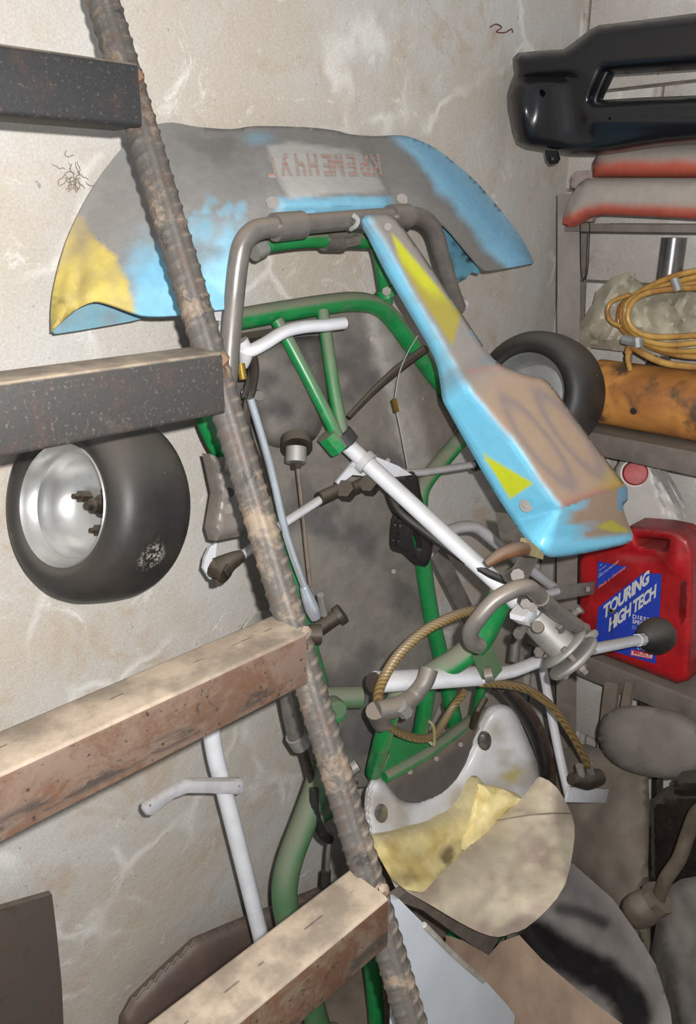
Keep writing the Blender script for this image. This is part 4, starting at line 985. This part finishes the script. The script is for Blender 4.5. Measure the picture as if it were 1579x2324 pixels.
hp = RX(1438, 933, lc.x-RL+.0035); tube('tube_hole', [hp, hp+Vector((-.003, 0, 0))], .0075, paint('dark_hole', C(60, 46, 36, .6), .8, 0, 0), lg, 1, 14)

# white canister with red cap, on the bottom shelf at the back
wc = thing('white_canister', (1.80, .8, ZB), 'white plastic canister with a round red cap behind the red oil can', 'canister')
W_O = [(1391, 1110), (1392, 1065), (1408, 1040), (1430, 1031), (1465, 1036), (1490, 1062), (1520, 1112), (1542, 1155), (1547, 1185), (1540, 1230), (1540, ybot(1540, 1.808, ZB+.003)), (1500, ybot(1500, 1.808, ZB+.003)), (1400, ybot(1400, 1.808, ZB+.003)), (1392, 1440)]
M_WC = paint('white_canister_plastic', C(210, 204, 198, .9), .45, 0, .35, .12, 14)
puff('canister_body', W_O, lambda x, y, h: RX(x, y, 1.775-h), lambda x, y, d: .03*(math.sqrt(max(0, 1-(1-min(d/30, 1))**2))-1)-.010*math.exp(-((side_of([(1480, 1040), (1500, 1120), (1530, 1200)], x, y))/5)**2)+.006*sstep(0, 1, (side_of([(1480, 1040), (1500, 1120), (1530, 1200)], x, y))/10+.5), Vector((.035, 0, 0)), M_WC, wc, step=9)
cc = RX(1440, 1073, 1.775); ca = (Vector((-.85, -.45, .25))).normalized()
lathe('cap_collar', [(0, 0), (.031, 0), (.033, .004), (.033, .010), (0, .010)], cc, ca, M_WC, wc, 28)
lathe('cap', [(0, .008), (.029, .008), (.029, .026), (.025, .031), (.019, .030), (0, .028)], cc, ca, paint('red_cap', C(190, 70, 70, .85), .5, 0, .35), wc, 28)

# red oil can -------------------------------------------------------
oc = thing('oil_can', RX(1440, 1515, FX+.03), 'red oil can with a blue TOURING HIGH TECH label on the bottom shelf', 'oil can')
M_REDC = paint('red_can_plastic', C(176, 26, 32, .95), .33, 0, .25, .15, 16, dark=C(130, 20, 26, .9))
OX = FX+.012
def omap(x, y, h): return RX(x, y, OX-h)
O_O = [(1312, ybot(1312, OX+.022, ZB+.02)), (1312, 1275), (1325, 1240), (1360, 1222), (1420, 1205), (1432, 1192), (1500, 1197), (1542, 1206), (1566, 1222), (1577, 1250), (1576, 1320), (1570, 1470), (1563, ybot(1563, OX+.022, ZB+.022)), (1536, ybot(1536, OX+.022, ZB+.002)), (1440, ybot(1440, OX+.022, ZB+.002)), (1330, ybot(1330, OX+.022, ZB+.002))]
def can_h(x, y, d):
    h = .022*(math.sqrt(max(0, 1-(1-min(d/16, 1))**2))-1)
    h += .010*math.exp(-((x-1530)/22)**2-((y-1270)/40)**2)
    h -= .012*math.exp(-((x-1450)/50)**2-((y-1258)/14)**2)
    return h
can = puff('can_body', O_O, omap, can_h, Vector((.07, 0, 0)), M_REDC, oc, holes=[[(1446, 1221), (1480, 1222), (1516, 1227), (1514, 1240), (1506, 1249), (1480, 1240), (1452, 1236)], [(1544, 1322), (1552, 1316), (1558, 1322), (1556, 1400), (1546, 1420), (1540, 1400)]], step=7, angle=60)
def flatp(x, y): return RX(x, y, OX-.0022)
def decal(name, poly, col, off=.0016, rough=.4):
    return puff(name, poly, lambda x, y, h: RX(x, y, OX-off), lambda x, y, d: 0, Vector((.0008, 0, 0)), plain(name+'_ink', col, rough), can, step=14)
decal('label', [(1357, 1378), (1460, 1300), (1501, 1303), (1494, 1440), (1487, 1507), (1350, 1466)], C(38, 62, 168, .9))
decal('label', [(1356, 1274), (1424, 1287), (1354, 1336)], C(44, 58, 150, .9))
M_SIL = plain('silver_ink', C(196, 194, 190, .95), .5); M_WHI = plain('white_ink', C(214, 206, 204, .95), .5); M_SAL = plain('salmon_ink', C(222, 120, 100, .95), .5)
text('lettering', 'TOURING', (1368, 1405), (24.5, -19.6), (3, -42), flatp, M_SIL, can, bold=.045, spacing=.92)
text('lettering', 'HIGH TECH', (1380, 1433), (22.6, -16.6), (3, -41), flatp, M_SIL, can, bold=.045, spacing=.88)
text('lettering', 'DIESEL', (1434, 1403), (13.5, 3.0), (1, -13), flatp, M_WHI, can, bold=.02, spacing=1.25)
text('lettering', 'SPECIALÖL', (1434, 1414), (12, 2.8), (1, -12), flatp, M_WHI, can, bold=.02)
decal('viscosity_box', [(1434, 1418), (1490, 1428), (1489, 1438), (1433, 1428)], C(86, 110, 190, .9), .0021)
text('lettering', '15W-40', (1436, 1427), (12, 2.6), (1, -12), lambda x, y: RX(x, y, OX-.0030), plain('navy_ink', C(28, 36, 96, .9), .5), can)
text('lettering', 'DEUTSCHLAND', (1357, 1312), (6.4, -5.0), (1.5, -8), flatp, M_WHI, can)
text('lettering', 'Made in Germany', (1357, 1337), (8.6, -6.6), (2, -11), flatp, M_SAL, can, bold=.02)
for i, (q, sz) in enumerate((((1360, 1286), 5), ((1359, 1296), 5), ((1358, 1304), 5))): text('lettering', ('Ein', 'Produkt', 'aus')[i], q, (sz, -sz*.7), (1, -sz), flatp, M_WHI, can)
decal('brand_box', [(1432, 1475), (1483, 1485), (1479, 1496), (1430, 1487)], C(214, 60, 50, .95), .0021); decal('brand_field', [(1433, 1477), (1481, 1486), (1478, 1494), (1432, 1485.5)], C(200, 190, 190, .9), .0026)
text('lettering', 'MOLY', (1437, 1484), (15, 2.9), (0, -13), lambda x, y: RX(x, y, OX-.0034), plain('red_ink', C(206, 52, 46, .95), .5), can, bold=.04)
text('lettering', 'LIQUI', (1446, 1473), (11, 2.4), (0, -9), flatp, M_WHI, can, bold=.03)
# dark stain and crack on the label
tube('label_crack', [flatp(1388, 1385), flatp(1389, 1410), flatp(1389, 1447)], .0011, plain('stain_ink', C(40, 38, 40), .8), can, 2, 6)
for q, r in (((1389, 1388), .006), ((1384, 1384), .0055), ((1396, 1386), .003)): tube('label_stain', [flatp(*q), flatp(*q)+Vector((-.0012, 0, 0))], r, plain('tar_spot', C(84, 78, 66, .9), .7), can, 1, 12)

# ------------------------------------------------------------------ things on the floor, right and low
def FP(x, y, z): return FZ(x, y, z)
M_WOOD = paint('grey_wood', C(142, 128, 114, .75), .8, 0, .3, .25, 14)
for i, (x0, x1, X) in enumerate(((1372, 1402, 1.628), (1418, 1436, 1.604))):
    fn = lambda x, y: RX(x, y, X); yb = row(fn, x0-110, .003); k = (-.29, -.42)[i]*.45
    o = puff('wooden_slat', [(x0, 1546), (x1, 1552), (x1+k*(yb-1550), yb), (x0+k*(yb-1550), row(fn, x0+k*(yb-1550), .003))], lambda x, y, h: RX(x, y, X), lambda x, y, q: 0, Vector((.017, 0, 0)), M_WOOD, None, step=24)
    tag(o, ('wide grey wooden slat leaning under the bottom shelf', 'narrow dark wooden slat leaning beside the wide one')[i], 'slat')
st = puff('round_cushion', [(1478+122*math.cos(a), 1684+(88+8*math.cos(2*a))*math.sin(a)+18*math.cos(a)) for a in np.linspace(0, 2*math.pi, 30)[:-1]], lambda x, y, h: RX(x, y, 1.465-h-(y-1684)*.0002), lambda x, y, d: .025*(math.sqrt(max(0, 1-(1-min(d/60, 1))**2))-1)+.006*nz(x, y, .012), Vector((.02, 0, -.01)), paint('grey_dusty_cloth', C(120, 112, 104, .85), .85, 0, .4, .2, 12, bump=.2, bs=90), None, step=13)
tag(st, 'grey dusty round cushion propped on the sack below the bottom shelf', 'cushion')
for i, x in enumerate((1455, 1488)):
    o = puff('bottle', [(x-8, 1560), (x+8, 1564), (x+9, row(lambda p, q: RX(p, q, 1.73), x+9, .003)), (x-9, row(lambda p, q: RX(p, q, 1.73), x-9, .003))], lambda a, b, h: RX(a, b, 1.72-h), lambda a, b, d: .01*(math.sqrt(max(0, 1-(1-min(d/8, 1))**2))-1), Vector((.02, 0, 0)), paint('dark_glass', C(62, 62, 54, .8), .3, 0, .3), None, step=7)
    tag(o, ('dark bottle neck showing behind the round cushion', 'second dark bottle neck behind the round cushion')[i], 'bottle')
M_CLOTH = paint('brown_dusty_cloth', C(116, 104, 92, .95), .9, 0, .3, .22, 9, bump=.3, bs=60)
sk = puff('burlap_sack', [(1262, 1700), (1330, 1688), (1420, 1720), (1470, 1745), (1474, 1830), (1472, 1900), (1470, 1990), (1450, 2040), (1420, 2080), (1390, 2090), (1330, 2000), (1270, 1960), (1240, 1880)], lambda x, y, h: RX(x, y, 1.55-h-(y-1700)*.00055), lambda x, y, d: .03*(math.sqrt(max(0, 1-(1-min(d/70, 1))**2))-1)+.018*nz(x, y, .009, 3), 'floor', M_CLOTH, None, step=14)
tag(sk, 'slumped brown dusty sack on the floor beside the kart seat', 'sack')
jr = thing('dark_jar', RX(1530, 1990, 1.36), 'dark brown box-shaped bottle behind the dusty valve', 'bottle')
puff('jar_body', [(1478, 1815), (1500, 1805), (1590, 1800), (1640, 1810), (1640, row(lambda p, q: RX(p, q, 1.405), 1640, .003)), (1478, row(lambda p, q: RX(p, q, 1.405), 1478, .003))], lambda x, y, h: RX(x, y, 1.385-h), lambda x, y, d: .02*(math.sqrt(max(0, 1-(1-min(d/14, 1))**2))-1), Vector((.045, 0, 0)), paint('dark_brown_glass', C(46, 38, 34, .7), .3, 0, .3), jr, step=14)
puff('jar_neck', [(1528, 1772), (1570, 1765), (1640, 1768), (1640, 1815), (1530, 1818)], lambda x, y, h: RX(x, y, 1.39-h), lambda x, y, d: .02*(math.sqrt(max(0, 1-(1-min(d/14, 1))**2))-1), Vector((.04, 0, 0)), MATS['dark_brown_glass'], jr, step=14)
vl = thing('brass_valve', RX(1462, 2112, 1.210), 'dusty brown tap valve on a bent pipe beside the dark bottle', 'valve')
M_VAL = paint('dusty_bronze', C(92, 82, 68, .9), .5, .2, .5, .25, 20)
V0 = RX(1458, 2062, 1.210); V1 = RX(1492, 2040, 1.220); va = (V1-V0).normalized()
tube('valve_body', [V0-va*.035, V0-va*.02, V0, V0+va*.03], [.020, .030, .032, .026], M_VAL, vl, 3, 20)
tube('valve_collar', [V0+va*.03, V0+va*.045], .031, M_VAL, vl, 1, 8)
tube('valve_spout', [V0-va*.01, RX(1438, 2090, 1.205), RX(1442, 2118, 1.200)], [.020, .016, .012], M_VAL, vl, 4, 14)
tube('valve_screw', [RX(1458, 2108, 1.190), RX(1462, 2128, 1.190)], .008, M_VAL, vl, 1, 8)
tube('valve_pipe', [V0+va*.04, RX(1510, 1995, 1.220), RX(1540, 1950, 1.230), RX(1562, 1890, 1.240), RX(1585, 1840, 1.240), RX(1640, 1815, 1.235), RX(1690, 1860, 1.23), Vector((1.27, .17, .38)), Vector((1.27, .17, .003))], .0125, M_VAL, vl, 5, 14)
gs = puff('grey_tarpaulin', [(1490, 2085), (1505, 2020), (1545, 1995), (1600, 1985), (1640, 2000), (1660, 2420), (1566, 2420), (1535, 2300), (1506, 2180)], lambda x, y, h: RX(x, y, 1.32-h-(y-2000)*.0005), lambda x, y, d: .03*(math.sqrt(max(0, 1-(1-min(d/40, 1))**2))-1)+.014*nz(x, y, .012, 8), 'floor', paint('grey_tarp', C(112, 106, 100, .95), .8, 0, .3, .2, 10), None, step=14)
tag(gs, 'grey folded tarpaulin heaped below the brown valve', 'tarpaulin')
# glossy dark leatherette sheet over a brown plank, white board
def leather():
    t = NT('dark_leatherette'); a = t.mix(t.rng(t.noise(6, 4), .35, .7), C(84, 80, 78, .8), C(58, 55, 55, .8)); a = t.mix(t.mul(t.up(.5, 1), .5), a, C(128, 120, 112, .8))
    t.l(a, t.b.inputs['Base Color']); t.b.inputs['Roughness'].default_value = .3; t.bump(t.noise(200, 3), .1); return t.m
lt = puff('leatherette_sheet', [(1150, 2120), (1200, 2050), (1280, 1955), (1300, 1960), (1390, 2040), (1440, 2110), (1488, 2190), (1520, 2290), (1538, 2420), (1330, 2420), (1270, 2320), (1200, 2220)], lambda x, y, h: RX(x, y, 1.19-h-(y-2000)*.0005), lambda x, y, d: .014*math.sin(side_of([(1200, 2050), (1500, 2380)], x, y)*.028)+.006*nz(x, y, .008)-.004*(1-min(1, d/20)), 'floor', colmat('dusty_leatherette_painted_shade', .3, .1, 180, .1, 20), None, step=11, angle=60,
     colfun=lambda x, y: (lambda f: lerp(C(122, 116, 112, .85), C(34, 32, 34, .6), f)[:3]+(.3+.7*f,))(max(sstep(58, 26, float(pdist([x], [y], [(1215, 2125), (1290, 2178), (1370, 2215), (1425, 2262), (1440, 2310)], False)[0])+8*nz(x, y, .02)), .7*sstep(24, 4, float(pdist([x], [y], [(1270, 2062), (1315, 2070), (1370, 2095)], False)[0])))))  # soft dark band and streak: shade below the seat painted into the colour
tag(lt, 'glossy dark grey leatherette sheet draped below the seat', 'leatherette sheet')
pk = puff('cardboard_carton', [(1012, 2122), (1050, 2134), (1108, 2168), (1135, 2138), (1178, 2122), (1230, 2178), (1300, 2238), (1420, 2330), (1500, 2420), (1200, 2420), (1120, 2290), (1030, 2180)], lambda x, y, h: RX(x, y, .945-(y-2085)*.00022), lambda x, y, d: 0, 'floor', paint('brown_card', C(156, 132, 112, .8), .8, 0, .2, .25, 12), None, step=14)
tag(pk, 'brown dusty cardboard carton between white board and leatherette', 'carton')
WBY = .482
xl_, xr2 = RY(900, 2220, WBY).x, RY(1168, 2304, WBY).x
wb = puff('white_board', [(872, 2090), (884, 2045), (905, 2040), (960, 2095), (1030, 2165), (1100, 2225), (1150, 2280), (1168, 2304), proj((xr2, WBY, .003)), proj((xl_, WBY, .003)), (900, 2220)], lambda x, y, h: RY(x, y, WBY), lambda x, y, d: 0, Vector((0, .010, 0)), paint('bluish_white_board', C(206, 212, 218, .62), .6, 0, .1, .08, 12), None, step=18)
tag(wb, 'bluish-white board with a chipped edge behind the ribbed rebar', 'board')
tube('board_edge', [RY(962, 2099, WBY), RY(1030, 2168, WBY), RY(1096, 2226, WBY)], .004, paint('chipped_edge', C(184, 176, 164, .65), .8, 0, 0), wb, 3, 6)
# brown curved panel and rusty plate, low on the left by the wall
bpn = puff('brown_fender', [(264, row(lambda p, q: RY(p, q, 1.068), 264, .035)), (275, 2310), (300, 2265), (360, 2205), (440, 2132), (520, 2098), (620, 2058), (720, 2018), (790, 1994)]+[(x, row(lambda p, q: RY(p, q, 1.068), x, .035)) for x in (790, 700, 560, 420)], lambda x, y, h: RY(x, y, 1.03-h), lambda x, y, d: .03*(math.sqrt(max(0, 1-(1-min(d/60, 1))**2))-1), Vector((0, .006, 0)), paint('dark_brown_plastic', C(104, 86, 78, .85), .5, 0, .3, .2, 10), None, step=9)
tag(bpn, 'dark brown curved fender leaning on the wall behind the lowest tread', 'fender')
ru = puff('rusty_plate', [(-120, 2110), (0, 2064), (118, 2030), (128, 2110), (140, 2230), (156, row(lambda p, q: RY(p, q, 1.08), 156, .003)), (-120, row(lambda p, q: RY(p, q, 1.08), -120, .003))], lambda x, y, h: RY(x, y, 1.08), lambda x, y, d: 0, Vector((0, .012, 0)), rusty('rusty_sheet', C(98, 88, 80, .6), C(126, 84, 56, .6), .18, .2, .0), None, step=20)
tag(ru, 'rusty dark steel plate standing against the plaster wall', 'plate')
# odds on the wall: rusty wire, cobweb
tag(tube('rusty_wire', [RY(1112, 62, 1.122), RY(1125, 55, 1.12), RY(1138, 62, 1.12), RY(1126, 72, 1.122), RY(1145, 74, 1.12), RY(1160, 66, 1.122), RY(1163, 74, 1.124)], .0013, paint('rust_wire', C(110, 60, 48), .7, .2, 0), None, 5, 6), 'short bent rusty wire stuck high in the plaster', 'wire')
web = []; wf = []
for k in range(24):
    x0, y0_ = 165+random.gauss(0, 16), 400+random.gauss(0, 22); a = random.uniform(0, 6.28); pts = []
    for q in range(6):
        pts.append(RY(x0, y0_, 1.1275-.004*random.random())); a += random.uniform(-.9, .9); L = random.uniform(3, 9); x0 += L*math.cos(a); y0_ += L*math.sin(a)
    V, Fc = sweep(cr(pts, 3), .00055, 5); b = len(web); web += V; wf += [tuple(i+b for i in f) for f in Fc]
cw = mk('cobweb', web, wf, plain('sooty_web', C(124, 112, 98), .9)); tag(cw, 'sooty cobweb strands on the plaster beside the nose fairing', 'cobweb', kind='stuff')
